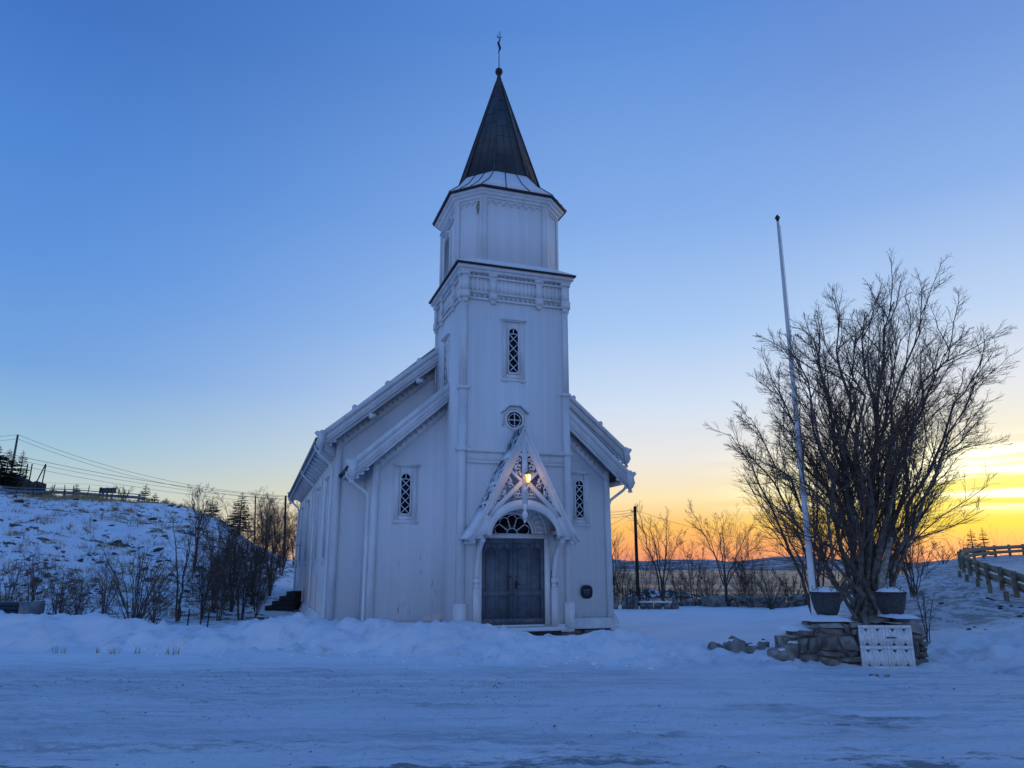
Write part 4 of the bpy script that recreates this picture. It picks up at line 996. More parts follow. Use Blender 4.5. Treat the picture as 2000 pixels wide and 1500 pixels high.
for k, (px, py, wpx, hpx) in enumerate(LOOSE):
    Y = GY0 + .5 + (.6 if px < 1500 else -.25); p = at(px, py, Y); s_ = Y / F
    o = stone(None, (p[0], Y, min(p[2], gz(p[0], Y) + hpx * s_ * .35)), (wpx * s_ * 1.15, .30, hpx * s_ * 1.5), rng.uniform(-.4, .4), k + 1); o.data = LOOSEM[k % 4]; o.name = 'boulder'
    tag(o, 'loose grey boulder half buried in snow where the stone wall has collapsed', 'boulder', 'boulders from the collapsed wall')
    if k in (4, 5, 6, 9, 10, 12):
        c_ = bpy.data.objects.new('snow', SNOWCAP); col.objects.link(c_); c_.parent = o; c_.location = (.04, .05, .34); c_.scale = (.78, .85, .36)
for k, (px, py) in enumerate(((1702, 1316), (1713, 1317), (1732, 1318))):
    p = at(px, py, 12.9); o = stone(None, (p[0], 12.9, LOT + .02), (.09, .07, .06), k, k + 3); o.name = 'small_stone'; tag(o, 'small dark stone lying on snow before the white gate', 'stone', 'small stones before the gate')
# gate
ga, gb_ = at(1679, 1306, GY0 - .30), at(1786, 1306, GY0 - .25); gtop = at(1735, 1221, GY0 - .28)[2]; gbot = LOT - .02
gw = gb_[0] - ga[0] - .06
gate = empty('garden_gate', (ga[0] + .06, GY0 - .30, gbot), R(-1)); tag(gate, 'low white double gate with cut-out crosses between stone pillars', 'gate')
gh = gtop - gbot; lw = gw / 2 - .004
for k in range(2):
    x0 = k * (lw + .008)
    m = MB(); st = .055
    rows_ = [(.06, .44), (.53, .92)]
    cols = [(.10, .46), (.54, .90)]
    # leaf = rails and stiles around four crossed openings
    xs_ = [0] + [c * lw for cc in cols for c in cc] + [lw]; zs_ = [0] + [c * gh for cc in rows_ for c in cc] + [gh]
    for i in range(5):
        for j in range(5):
            if i % 2 == 1 and j % 2 == 1: continue
            m.box(x0 + xs_[i] + .0005, x0 + xs_[i + 1] - .0005, 0, .035, zs_[j] + .0005, zs_[j + 1] - .0005)
    lf = m.build('gate_leaf', GATEW, gate)
    for ci in cols:
        for rj in rows_:
            a0, a1, z0, z1 = x0 + ci[0] * lw, x0 + ci[1] * lw, rj[0] * gh, rj[1] * gh; cx_, cz2 = (a0 + a1) / 2, (z0 + z1) / 2; hw, hz = (a1 - a0) / 2, (z1 - z0) / 2
            m = MB()   # solid filling with small triangles cut out above and below, and a raised cross
            for sg in (-1, 1):
                m.prism([(cx_ + sg * hw, z0), (cx_ + sg * hw * .5, z0), (cx_ + sg * .001, z0 + hz * .42), (cx_ + sg * .001, z1 - hz * .42), (cx_ + sg * hw * .5, z1), (cx_ + sg * hw, z1)], .008, .026)
                for q0, q1 in (((cx_ - hw * .8, cz2 - sg * hz * .95), (cx_ + hw * .8, cz2 + sg * hz * .95)),):
                    dx, dz = q1[0] - q0[0], q1[1] - q0[1]; ql = math.hypot(dx, dz); ex, ez = -dz / ql * .016, dx / ql * .016
                    m.prism([(q0[0] + ex, q0[1] + ez), (q1[0] + ex, q1[1] + ez), (q1[0] - ex, q1[1] - ez), (q0[0] - ex, q0[1] - ez)], .0 + .001 * sg, .0075 + .0002 * sg)
            fix_normals(m.build('cross_board', GATEW, lf))
m = MB(); m.tube([(lw + .02, -.02, gh * .72), (lw + .18, -.02, gh * .715)], .010, 5); m.tube([(lw + .02, -.02, gh * .70), (lw + .02, -.02, gh * .74)], .012, 5); m.build('latch', IRON, gate)
# backing darkness of the gate: nothing behind but wall and tree foot
# planters
for k, (px, lbl) in enumerate(((1616, 'dark bowl planter with snow and dead plants beside the flagpole foot'), (1743, 'dark bowl planter with snow and dead plants right of the leaning tree trunks'))):
    Y = GY0 + .75; p = at(px, 1201, Y); e = empty('planter', tuple(p)); tag(e, lbl, 'planter', 'pair of bowl planters')
    s_ = Y / F * 1.02; hgt = 41 * s_
    m = MB(); n = 24; prof_ = [(17 * s_, 0), (22 * s_, hgt * .25), (26 * s_, hgt * .7), (27 * s_, hgt * .95), (28.5 * s_, hgt * .96), (28.5 * s_, hgt), (25 * s_, hgt), (24 * s_, hgt * .9)]
    m.lathe(prof_, (0, 0, 0), n); m.build('bowl', PLANTER, e, False)
    r = random.Random(k + 5); m = MB(); V = [(0, 0, hgt + 9 * s_)]; nn = 16
    for rr_, zz in ((10 * s_, hgt + 7 * s_), (18 * s_, hgt + 3.5 * s_), (25 * s_, hgt - .02)):
        for j in range(nn): a = 2 * math.pi * j / nn; V.append((rr_ * math.cos(a), rr_ * math.sin(a), zz + r.uniform(-1.5, 1.8) * s_))
    fs = [(0, 1 + j, 1 + (j + 1) % nn) for j in range(nn)] + [(1 + i * nn + j, 1 + (i + 1) * nn + j, 1 + (i + 1) * nn + (j + 1) % nn, 1 + i * nn + (j + 1) % nn) for i in range(2) for j in range(nn)]
    m.add(V, fs); m.build('snow', SNOW, e, True)
    m = MB()
    for j in range(26):
        a, rr_ = r.uniform(0, 6.28), r.uniform(8, 25) * s_; x_, y_ = rr_ * math.cos(a), rr_ * math.sin(a); h = r.uniform(.06, .16)
        m.tube([(x_, y_, hgt), (x_ + r.uniform(-.04, .04), y_ + r.uniform(-.04, .04), hgt + h * .6), (x_ + r.uniform(-.09, .09), y_ + r.uniform(-.09, .09), hgt + h)], [.007, .006, .003], 3)
    m.build('dead_plant', BARKR, e)
# flagpole
p = at(1592, 1202, 16.6); base_z = gz(p[0], 16.6); top = at(1520.5, 433, 16.6)
fp = empty('flagpole', (p[0], 16.6, base_z - .1)); tag(fp, 'tall slim white flagpole with diamond-shaped finial', 'flagpole')
H = top[2] - base_z + .1
m = MB(); m.tube([(0, 0, 0), (0, 0, H * .5), (0, 0, H)], [.075, .058, .030], 12); m.build('pole', POLEWHITE, fp, True)
m = MB(); m.lathe([(.01, 0), (.035, .02), (.035, .05), (.065, .10), (.03, .16), (.006, .19)], (0, 0, H), 8); m.build('finial', IRON, fp)
m = MB(); m.tube([(.075, -.05, 1.2), (.06, -.06, H * .4), (.036, -.03, H - .1)], .005, 4); m.build('halyard', GALV, fp)

# ============================================================ vegetation
def tubes(m, pts, r0, r1, n):
    """many tapering twigs at once: pts (B,k,3), radii r0 -> r1 (B,)"""
    B, k, _ = pts.shape
    t = np.gradient(pts, axis=1); t /= np.maximum(np.linalg.norm(t, axis=2, keepdims=True), 1e-9)
    ref = np.where(np.abs(t.mean(1)[:, 2:3]) < .8, np.array([[0, 0, 1.]]), np.array([[1., 0, 0]]))[:, None, :]
    a = np.cross(t, np.broadcast_to(ref, t.shape)); a /= np.maximum(np.linalg.norm(a, axis=2, keepdims=True), 1e-9); b_ = np.cross(t, a)
    th = np.arange(n) / n * 2 * math.pi; q = np.linspace(0, 1, k)
    rad = r0[:, None] * (1 - q) + r1[:, None] * q
    V = pts[:, :, None, :] + rad[:, :, None, None] * (np.cos(th)[None, None, :, None] * a[:, :, None, :] + np.sin(th)[None, None, :, None] * b_[:, :, None, :])
    i = np.arange(k - 1)[:, None] * n; j = np.arange(n)[None, :]; qq = (j + 1) % n
    f = np.stack([i + j, i + qq, i + n + qq, i + n + j], -1).reshape(-1, 4)
    F_ = (f[None] + (np.arange(B) * k * n)[:, None, None]).reshape(-1, 4)
    m.add(V.reshape(-1, 3), F_)
def sprout(m, rs, pts, r0, ln, P):
    """side branches level by level, all of a level at once. pts (B,k,3); P rows = (count, ang_lo, ang_hi, len_lo, len_hi, start, up)"""
    for lvl, (n, a0, a1, l0, l1, st, up) in enumerate(P):
        B, k, _ = pts.shape
        t = st + (1 - st) * (np.arange(n)[None] + rs.random((B, n))) / n; t = np.minimum(t, .985); f = t * (k - 1); j = f.astype(int); fr = (f - j)[..., None]
        bi = np.arange(B)[:, None]; p0, p1 = pts[bi, j], pts[bi, j + 1]; q = (p0 * (1 - fr) + p1 * fr).reshape(-1, 3)
        d = (p1 - p0).reshape(-1, 3); d /= np.maximum(np.linalg.norm(d, axis=1, keepdims=True), 1e-9)
        tt = t.ravel(); L2 = np.repeat(ln, n) * rs.uniform(l0, l1, B * n) * (1.15 - .75 * tt)
        a = rs.normal(size=(B * n, 3)); a -= d * (a * d).sum(1, keepdims=True); a /= np.maximum(np.linalg.norm(a, axis=1, keepdims=True), 1e-9)
        an = np.radians(rs.uniform(a0, a1, B * n))[:, None]; dd = d * np.cos(an) + a * np.sin(an)
        low = dd[:, 2] < -.15; dd[low, 2] *= -.3
        ns = 4 if lvl < 2 else 3; steps = [q]
        for _ in range(ns):
            dd = dd + rs.normal(0, .13, (B * n, 3)); dd[:, 2] += up; dd /= np.linalg.norm(dd, axis=1, keepdims=True); steps.append(steps[-1] + dd * (L2 / ns)[:, None])
        pts = np.stack(steps, 1); rb = np.maximum(.0032, np.repeat(r0, n) * (.60 - .3 * tt) * (.58 if lvl == 0 else .55))
        tubes(m, pts, rb, np.maximum(.0026, rb * .35), 5 if lvl == 0 else (4 if lvl == 1 else 3))
        r0, ln = rb, L2
def bez(p0, p1, p2, n, rng, wob):
    t = np.linspace(0, 1, n)[:, None]; P_ = (1 - t) ** 2 * p0 + 2 * t * (1 - t) * p1 + t * t * p2
    P_[1:-1] += np.array([[rng.gauss(0, wob) for _ in range(3)] for _ in range(n - 2)]); return P_
def bare_tree(name, label, base, tips, r_stem, P, seed, mat=BARK, cat='tree', group=None, bend=.45, twig_mat=None, wob=.07, trunk_h=0, trunk_r=.3):
    rng = random.Random(seed); base = np.array(base, float)
    e = empty(name, tuple(base)); tag(e, label, cat, group)
    ms, mt = MB(), MB(); SP, SR, SL = [], [], []
    start = np.zeros(3)
    if trunk_h:
        ms.tube([(0, 0, -.2), (0, 0, trunk_h * .5), (.02, 0, trunk_h)], [trunk_r * 1.2, trunk_r, trunk_r * .85], 9); start = np.array([0, 0, trunk_h * .85])
    for tip in tips:
        tip = np.array(tip, float) - base; off = np.array([rng.uniform(-1, 1), rng.uniform(-1, 1), 0]) * r_stem * (2.0 if not trunk_h else .6)
        h = tip[2] - start[2]; ctrl = start + np.array([tip[0] * (1 - bend) * .55, tip[1] * (1 - bend) * .55, h * .58]) + off
        pts = bez(start + off + (np.array([0, 0, -.2]) if not trunk_h else 0), ctrl, tip, 10, rng, wob)
        ln = np.linalg.norm(tip - start); rs = r_stem * rng.uniform(.75, 1.15) * (ln / max(1e-3, np.linalg.norm(np.array(tips[0]) - base - start))) ** .5
        ms.tube(pts, np.linspace(rs, max(.006, rs * .14), 10), 8)
        SP.append(pts); SR.append(rs); SL.append(ln)
    sprout(mt, np.random.RandomState(seed), np.array(SP), np.array(SR), np.array(SL), P)
    ms.build('trunk', mat, e, True); mt.build('crown', twig_mat or mat, e)
    return e
# the big multi-stemmed tree behind the gate
BY = 16.9
bb_ = at(1697, 1218, BY); bb_[2] = gz(bb_[0], BY)
tips = [at(px, py, BY + dy) for px, py, dy in ((1745, 590, 0), (1640, 625, .8), (1590, 665, -.6), (1690, 610, 1.2), (1800, 590, -.8), (1862, 640, .5), (1920, 700, -.3), (1510, 745, .4), (1550, 695, -1.0), (1890, 820, 1.0), (1455, 880, .2), (1700, 720, -1.4), (1620, 780, 1.5), (1800, 740, 1.8), (1530, 800, -1.2), (1465, 815, .6), (1600, 650, .2), (1560, 740, 1.2), (1905, 745, -1.0), (1845, 690, -1.3), (1670, 660, -.9), (1760, 660, 1.5))]
BIGP = [(17, 18, 44, .22, .40, .24, .06), (10, 20, 48, .34, .58, .10, .06), (8, 20, 50, .38, .66, .08, .05)]
bt = bare_tree('bare_tree', 'large leafless multi-stemmed tree spreading wide behind the white gate', bb_, tips, .078, BIGP, 3, BARK, bend=.30, wob=.09, twig_mat=BARKR)
m = MB(); m.tube([(0, 0, -.3), (.02, 0, .35), (-.02, .02, .8), (.03, .02, 1.25)], [.40, .31, .27, .20], 12); m.build('trunk_base', BARK, bt, True)
# lichen-pale birch stem leaning against it
m = MB(); q0, q1, q2 = at(1718, 1215, BY - .4) - bb_, at(1722, 1130, BY - .4) - bb_, at(1740, 1050, BY - .3) - bb_
m.tube([q0 - [0, 0, .3], q1, q2], [.085, .075, .06], 8); m.build('birch_stem', mat_simple('birch_bark', (.30, .28, .25), .8, .5, 14, .01), bt, True)
# reddish trees behind it
def simple_tree(px, pyb, pyt, Y, halfw_px, nst, seed, label, name='bare_tree', mat=BARKD, group=None, P=None, rs=None, tilt=0, cat='tree', zbase=None, spread_low=.25, trunk=0):
    rg = random.Random(seed); b0 = at(px, pyb, Y); b0[2] = zbase if zbase is not None else gz(b0[0], Y)
    ztop = at(px, pyt, Y)[2]; hw = halfw_px * Y / F; h = ztop - b0[2]; tips = []
    for i in range(nst):
        q = (i + .5) / nst * 2 - 1 + rg.uniform(-.12, .12); hh = h * (1 - spread_low * abs(q) ** 1.5) * rg.uniform(.86, 1.0) if i else h
        tips.append(b0 + np.array([q * hw * .8 + tilt * h, rg.uniform(-.6, .6) * hw, hh]))
    return bare_tree(name, label, b0, tips, rs or max(.02, h * .0095), P or [(12, 20, 46, .26, .46, .2, .06), (8, 20, 50, .36, .6, .12, .05), (5, 22, 50, .4, .62, .12, .04)], seed, mat, cat, group, bend=.35, wob=.03 * h / 4, trunk_h=trunk * h, trunk_r=max(.04, h * .017))
MIDP = [(11, 20, 46, .26, .46, .22, .06), (7, 20, 50, .36, .6, .15, .05), (5, 22, 48, .4, .62, .15, .04)]
simple_tree(1600, 1195, 840, 24, 170, 9, 21, 'dense reddish leafless tree behind the flagpole', mat=BARKR, spread_low=.75)
simple_tree(1790, 1195, 985, 27, 95, 9, 22, 'low tangled leafless tree between big tree and embankment', mat=BARKR, spread_low=.5)
simple_tree(1700, 1190, 900, 25, 110, 7, 27, 'dark leafless tree tangled into the back of the big tree', mat=BARKD, spread_low=.6)
# shore trees
simple_tree(1296, 1178, 998, 41, 68, 5, 31, 'leafless shore tree beside the tarred utility pole', trunk=.18, P=MIDP)
simple_tree(1420, 1186, 992, 38.5, 92, 6, 32, 'broad leafless tree with forked trunk on the shore wall', trunk=.22, P=MIDP)
simple_tree(1357, 1180, 1050, 40, 34, 3, 33, 'thin leafless tree between two larger shore trees', P=MIDP)
simple_tree(1212, 1182, 1030, 44, 50, 5, 34, 'leafless tree leaning out from behind the church corner', P=MIDP, tilt=-.08)
simple_tree(1508, 1203, 1116, 35, 48, 13, 35, 'rounded leafless bush fanning up before the water', name='bare_bush', cat='bush', P=[(8, 12, 30, .3, .5, .3, .04), (4, 15, 35, .35, .6, .2, .03)], rs=.022, spread_low=.35)
simple_tree(1262, 1180, 1085, 43, 30, 6, 36, 'small leafless bush under the utility pole', name='bare_bush', cat='bush', P=MIDP[:2], rs=.03)
for k, (px, pt, Y, hw) in enumerate(((1330, 1100, 42, 32), (1385, 1095, 41, 34), (1455, 1085, 41, 40), (1545, 1120, 37, 40), (1235, 1110, 44, 30), (1475, 1020, 44, 45))):
    simple_tree(px, 1182, pt, Y, hw, 8, 130 + k, 'leafless scrub growing along the shore fence', name='bare_bush', cat='bush', group='scrub along the shore fence', P=MIDP, rs=.022, mat=BARKR if k % 2 else BARKD, spread_low=.5)
# shrubs right of the gate and at the embankment foot
simple_tree(1812, 1252, 1150, 16.5, 26, 5, 41, 'sparse leafless sapling beside the stone gate pillar', name='sapling', cat='bush', P=[(6, 25, 60, .2, .42, .25, .03), (3, 30, 60, .3, .5, .3, .0)], rs=.012, zbase=None)
simple_tree(1843, 1108, 1068, 44, 42, 7, 42, 'low brushwood beyond the guardrail bend', name='brushwood', cat='bush', P=MIDP[:2], rs=.03)
simple_tree(1880, 1088, 1050, 58, 30, 6, 43, 'leafless brush beside two small spruces', name='brushwood', cat='bush', P=MIDP[:2], rs=.03)
simple_tree(1985, 1068, 1040, 70, 60, 9, 44, 'low brush on the rise beyond the road', name='brushwood', cat='bush', P=MIDP[:2], rs=.03, spread_low=.6)
# left side: thicket, willow, saplings
simple_tree(262, 1222, 1062, 22.5, 105, 34, 51, 'many-stemmed willow bush fanning up behind the snow bank', name='willow_bush', cat='bush', mat=BARKD, P=[(3, 8, 24, .22, .42, .45, .03), (2, 15, 30, .3, .5, .4, .02)], rs=.020, spread_low=.5)
simple_tree(345, 1195, 1015, 27, 38, 3, 52, 'slender leafless sapling standing right of the willow bush', name='bare_tree', P=[(10, 25, 55, .25, .42, .2, .03), (5, 25, 55, .35, .6, .2, .02), (2, 25, 50, .4, .6, .3, .02)], rs=.045)
simple_tree(372, 1185, 946, 36, 55, 5, 53, 'tall leafless tree with rounded crown against the hillside', P=MIDP, trunk=.3)
for k, (px, pb, pt, Y, hw) in enumerate(((415, 1198, 1010, 30, 45), (452, 1196, 985, 31, 48), (490, 1192, 992, 33, 45), (525, 1188, 1000, 36, 42), (470, 1190, 1040, 28, 50), (545, 1180, 985, 44, 45), (430, 1188, 1060, 27.5, 40), (510, 1185, 960, 48, 40), (395, 1185, 1075, 28, 36), (500, 1200, 1085, 29, 40))):
    simple_tree(px, pb, pt, Y, hw, 6, 60 + k, 'dark leafless tree in the thicket beside the church', group='thicket trees left of the church', P=[(13, 22, 56, .28, .5, .14, .03), (9, 25, 58, .36, .64, .10, .02), (5, 25, 60, .4, .66, .12, .01)], spread_low=.45, mat=BARKD if k % 3 else BARKR)
for k, (px, pb, pt, Y, hw) in enumerate(((10, 1220, 1085, 23, 60), (62, 1218, 1075, 24, 55), (112, 1216, 1100, 23.5, 48), (150, 1214, 1120, 25, 42), (200, 1212, 1085, 27, 50), (300, 1205, 1110, 26, 45))):
    simple_tree(px, pb, pt, Y, hw, 9, 80 + k, 'tangled leafless shrub behind the snow bank', name='bare_shrub', cat='bush', group='tangled shrubs below the hill', P=[(9, 20, 60, .3, .5, .15, .01), (6, 25, 65, .4, .7, .15, .0), (3, 25, 60, .4, .6, .1, .0)], rs=.018, spread_low=.6, mat=BARKR)
simple_tree(238, 1000, 948, 57, 34, 6, 95, 'small leafless bush on the hill crest beside the road sign', name='bare_bush', cat='bush', P=MIDP[:2], rs=.035)
for k, (px, pt, Y, hw) in enumerate(((592, 985, 58, 30), (575, 1000, 52, 28), (535, 975, 66, 40))):
    simple_tree(px, 1090, pt, Y, hw, 6, 110 + k, 'reddish leafless tree at the far end of the nave', group='trees beyond the nave', P=MIDP, mat=BARKR)
# spruces
def spruce(px, pyb, pyt, Y, seed, label, group=None, wide=.30, zb=None, dense=1.0):
    rg = random.Random(seed); b0 = at(px, pyb, Y); g = gz(b0[0], Y); b0[2] = min(b0[2], g + .3) if zb is None else zb; H_ = at(px, pyt, Y)[2] - b0[2]
    e = empty('spruce_tree', tuple(b0)); tag(e, label, 'spruce', group)
    m = MB(); m.tube([(0, 0, -.3), (0, 0, H_)], [H_ * .022 + .02, .008], 6); m.build('trunk', BARKD, e)
    m = MB(); nw = int(15 * dense) + 3; V = []; Fs = []
    for i in range(nw):
        t = (i + rg.random() * .6) / nw; z = H_ * (.06 + .93 * t); ln = H_ * wide * (1 - t) ** .85 * rg.uniform(.75, 1.15) + .05
        for j in range(7):
            a = 2 * math.pi * (j + rg.random() * .7) / 7; l2 = ln * rg.uniform(.65, 1.15); ca, sa = math.cos(a), math.sin(a); nseg = 5; up_ = rg.uniform(.05, .28) if t > .5 else rg.uniform(-.18, .10)
            for s_ in range(nseg):
                f0, f1 = s_ / nseg, (s_ + 1) / nseg
                for side in (-1, 1):
                    x0, x1 = l2 * f0, l2 * f1; z0 = z + up_ * x0 - .12 * l2 * f0 * (1 - f0); z1 = z + up_ * x1; wd = l2 * .20 * (1 - f0 * .7) * rg.uniform(.6, 1.3)
                    k = len(V); xm = x1 + l2 * .10
                    V += [(ca * x0, sa * x0, z0 + .01), (ca * x1, sa * x1, z1), (ca * xm - sa * wd * side, sa * xm + ca * wd * side, z0 - .09 * l2 * rg.random()), (ca * x0 - sa * wd * .35 * side, sa * x0 + ca * wd * .35 * side, z0 - .05 * l2)]
                    Fs.append((k, k + 1, k + 2, k + 3))
    m.add(V, Fs); m.build('crown', NEEDLE, e); return e
spruce(8, 950, 876, 60, 1, 'large dark spruce before the leaning power pole', wide=.42, dense=1.5); spruce(-18, 950, 862, 61, 2, 'tall dark spruce at the hilltop rock', wide=.4, dense=1.4); spruce(36, 945, 878, 61.5, 3, 'ragged dark spruce behind the power pole', wide=.3, dense=1.3)
for k, (px, pb, pt, Y, wd) in enumerate(((98, 984, 946, 60, .36), (145, 984, 944, 61, .38), (161, 984, 966, 62, .6), (183, 984, 962, 61, .55), (72, 962, 940, 62, .5), (280, 996, 944, 62, .40), (300, 998, 962, 63, .45), (322, 1002, 972, 61, .48))):
    spruce(px, pb, pt, Y, 10 + k, 'small spruce on the hill crest along the upper road', 'small spruces along the upper road', wide=wd)
spruce(410, 1035, 968, 52, 31, 'dark spruce rising out of the bare thicket', 'spruces in the thicket', .34, dense=1.2); spruce(467, 1040, 960, 50, 32, 'dark spruce rising out of the bare thicket', 'spruces in the thicket', .36, dense=1.2)
spruce(1902, 1082, 1032, 62, 33, 'small spruce silhouetted beyond the guardrail bend', 'spruces beyond the road bend', .34, zb=at(1902, 1086, 62)[2]); spruce(1925, 1082, 1030, 66, 34, 'small spruce silhouetted beyond the guardrail bend', 'spruces beyond the road bend', .32, zb=at(1925, 1086, 66)[2])
# grass tufts and rocks on the hillside
rg = random.Random(77); mg = MB(); V = []; Fs = []
def tuft(x, y, z, n, h, spread):
    for _ in range(n):
        a = rg.uniform(0, 6.28); r_ = rg.random() * spread; x0, y0 = x + r_ * math.cos(a), y + r_ * math.sin(a); hh = h * rg.uniform(.6, 1.3); lx, ly = rg.gauss(0, .35) * hh, rg.gauss(0, .35) * hh; k = len(V)
        V.extend([(x0 - .012, y0, z - .03), (x0 + .012, y0, z - .03), (x0 + lx, y0 + ly, z + hh)]); Fs.append((k, k + 1, k + 2))
for _ in range(520):
    px = rg.uniform(0, 420); Y = rg.uniform(38, 60) if rg.random() < .75 else rg.uniform(28, 38); x = (px - 1000) / 1484 * Y * 1.0
    tuft(x, Y, gz(x, Y), 14, .28, .40)
for _ in range(170):
    px = rg.gauss(125, 48); Y = rg.gauss(55, 2.0); x = (px - 1000) / 1484 * Y; tuft(x, Y, gz(x, Y), 18, .34, .45)
for px in (142, 146, 210, 243, 250, 290, 350, 365):
    Y = 16.4; x = (px - 1000) / 1484 * Y; tuft(x, Y - .1, gz(x, Y - .1), 4, .16, .12)
mg.add(V, Fs); stuff(tag(mg.build('dry_grass', DRYGRASS), 'dry yellow grass poking through snow on the hillside', 'grass'))
RKM = [stone_mesh(200 + k, 1, 1, 1, .4, .75) for k in range(6)]
ROCKM = mat_simple('dark_hill_rock', (.055, .05, .048), .9, .5, 3, .03)
for me in RKM: me.materials.append(ROCKM)
for k in range(110):
    px = rg.uniform(0, 560); Y = rg.choice([rg.uniform(27, 38), rg.uniform(36, 58)]); x = (px - 1000) / 1484 * Y; s_ = rg.uniform(.10, .30) * (1.5 if Y > 40 else 1)
    if px > 520 and Y > 30: continue
    o = bpy.data.objects.new('hill_rock', RKM[k % 6]); col.objects.link(o); o.location = (x, Y, gz(x, Y) - .02); o.scale = (s_ * 1.5, s_, s_ * .6); o.rotation_euler = (rg.uniform(-.2, .2), rg.uniform(-.2, .2), rg.uniform(0, 6))
    tag(o, 'dark rock poking out of the snowy hillside', 'rock', 'rocks on the snowy hillside')
for k in range(46):
    px = rg.uniform(1800, 1990); Y = rg.uniform(17.5, 32); x = (px - 1000) / 1484 * Y; s_ = rg.uniform(.05, .16)
    o = bpy.data.objects.new('bank_stone', RKM[k % 6]); col.objects.link(o); o.location = (x, Y, gz(x, Y) - .01); o.scale = (s_ * 1.5, s_, s_ * .6); o.rotation_euler = (rg.uniform(-.3, .3), rg.uniform(-.3, .3), rg.uniform(0, 6))
    tag(o, 'small dark stone poking out of the snowy road embankment', 'rock', 'stones on the road embankment')
for k, (px, py, Y, s_) in enumerate(((20, 958, 61, 1.5), (48, 962, 61, 1.0), (90, 962, 60, .9), (5, 940, 63, 1.3), (70, 950, 62, 1.0))):
    p = at(px, py, Y); o = bpy.data.objects.new('outcrop_rock', RKM[k % 6]); col.objects.link(o); o.location = (p[0], Y, gz(p[0], Y) + .3); o.scale = (s_ * 1.6, s_, s_); o.rotation_euler = (.1, .15, k); tag(o, 'large dark boulder on the hilltop outcrop under the spruces', 'rock', 'hilltop outcrop boulders')
# gravel crumbs on the car park
V = []; Fs = []; rg = random.Random(9); mgv = MB(); gx_ = []
for k in range(2600):
    if k % 5 < 3:
        px = rg.uniform(-20, 1050); g_ = at(px, 1352 - 34 * math.sin(math.pi * (px + 60) / 1200) + rg.gauss(0, 7) + (26 if k % 5 == 2 else 0), 10.0); tq = (LOT - CZ) / (g_[2] - CZ); x, y = g_[0] * tq, g_[1] * tq
    else: x = rg.gauss(-1.5, 4.5); y = 5.5 + 8 * rg.random() ** .8
    if vnoise(np.array([x * .9]), np.array([y * 2.5]), 5)[0] < 0 and rg.random() < .85: continue
    gx_.append((x, y)); s_ = rg.uniform(.006, .016) if rg.random() < .95 else rg.uniform(.016, .026); z = s_ * .1; n = len(V); a = rg.uniform(0, 1.5); c_, q_ = math.cos(a) * s_, math.sin(a) * s_; e_ = rg.uniform(.6, 1.1)
    V += [(x - c_, y - q_, z), (x + q_ * e_, y - c_ * e_, z + s_ * .1), (x + c_, y + q_, z), (x - q_ * e_, y + c_ * e_, z), (x + c_ * .2, y, z + s_ * .45), (x, y, z - s_)]; Fs += [(n, n + 1, n + 4), (n + 1, n + 2, n + 4), (n + 2, n + 3, n + 4), (n + 3, n, n + 4)]
V = np.array(V); V[:, 2] += np.repeat(gzs([p[0] for p in gx_], [p[1] for p in gx_]), 6); mgv.add(V, Fs); stuff(tag(mgv.build('gravel', HEATH), 'dark gravel crumbs scattered over packed snow', 'gravel'))
# snow clods thrown up at the foot of the bank
SCL = [stone_mesh(300 + k, 1, 1, 1, .35, .8) for k in range(4)]
V = MB(); rg = random.Random(15)
for k in range(150):
    x = rg.uniform(-9, 3); f_ = float(np.interp(x, bx_, bf_)); y = f_ + rg.gauss(.15, .35); s_ = rg.uniform(.03, .08) if k % 9 else rg.uniform(.08, .13); me = SCL[k % 4]; co = np.array([v.co[:] for v in me.vertices]); a = rg.uniform(0, 6); c_, sn = math.cos(a), math.sin(a); co = co @ np.array([[c_, sn, 0], [-sn, c_, 0], [0, 0, .8]]).T * s_ + [x, y, gz(x, y) - s_ * .05]
    V.add(co, [tuple(p.vertices) for p in me.polygons])
stuff(tag(V.build('snow_clods', SNOW, None, True), 'lumps of ploughed snow along the foot of the bank', 'snow'))

# ============================================================ poles, wires, rails, sign
def pole(px, pyb, pyt, Y, r, label, lean=0, mat=DARKWOOD, arms=()):
    b0 = at(px, pyb, Y); t_ = at(px + lean, pyt, Y); g = gz(b0[0], Y); e = empty('utility_pole', (b0[0], Y, g)); tag(e, label, 'pole')
    m = MB(); m.tube([(0, 0, -.3), tuple((t_ - [b0[0], Y, g]))], [r, r * .72], 9); m.build('shaft', mat, e, True); return e, t_
p1, t1 = pole(18, 945, 849, 62, .11, 'leaning grey utility pole among the hilltop spruces', 17, GALV)
p2, t2 = pole(558, 1060, 968, 66, .12, 'dark utility pole behind the far end of the church', 0)
p4, t4 = pole(499, 1060, 968, 88, .10, 'thin utility pole rising out of the thicket', 0)
p3, t3 = pole(1246, 1172, 989, 47, .13, 'dark utility pole standing by the shore trees', -6)
m = MB(); q = t3 - np.array(p3.location); m.tube([q + [.02, 0, -.2], q + [.16, -.02, .02], q + [.2, -.02, .12]], [.02, .025, .03], 5); m.box(q[0] - .25, q[0] + .1, q[1] - .03, q[1] + .03, q[2] - .33, q[2] - .27); m.build('insulator_bracket', IRON, p3)
def wire(e, a, b_, sag, r=.012):
    t = np.linspace(0, 1, 22)[:, None]; P_ = a * (1 - t) + b_ * t; P_[:, 2] -= (4 * sag * t * (1 - t)).ravel(); m = MB(); m.tube(P_, r, 3); m.build('wire', IRON, e)
pl_ = empty('power_line'); tag(pl_, 'thin power wires strung from the hilltop pole down past the church', 'power line')
wire(pl_, t1, t2 + [0, 0, -.02], 1.0, .014); wire(pl_, t1 + [0, 0, -.35], t2 + [0, 0, -.3], 1.0, .014)
wire(pl_, at(-260, 842, 70), t1, .5, .014); wire(pl_, at(-260, 856, 70), t1 + [0, 0, -.35], .5, .014)
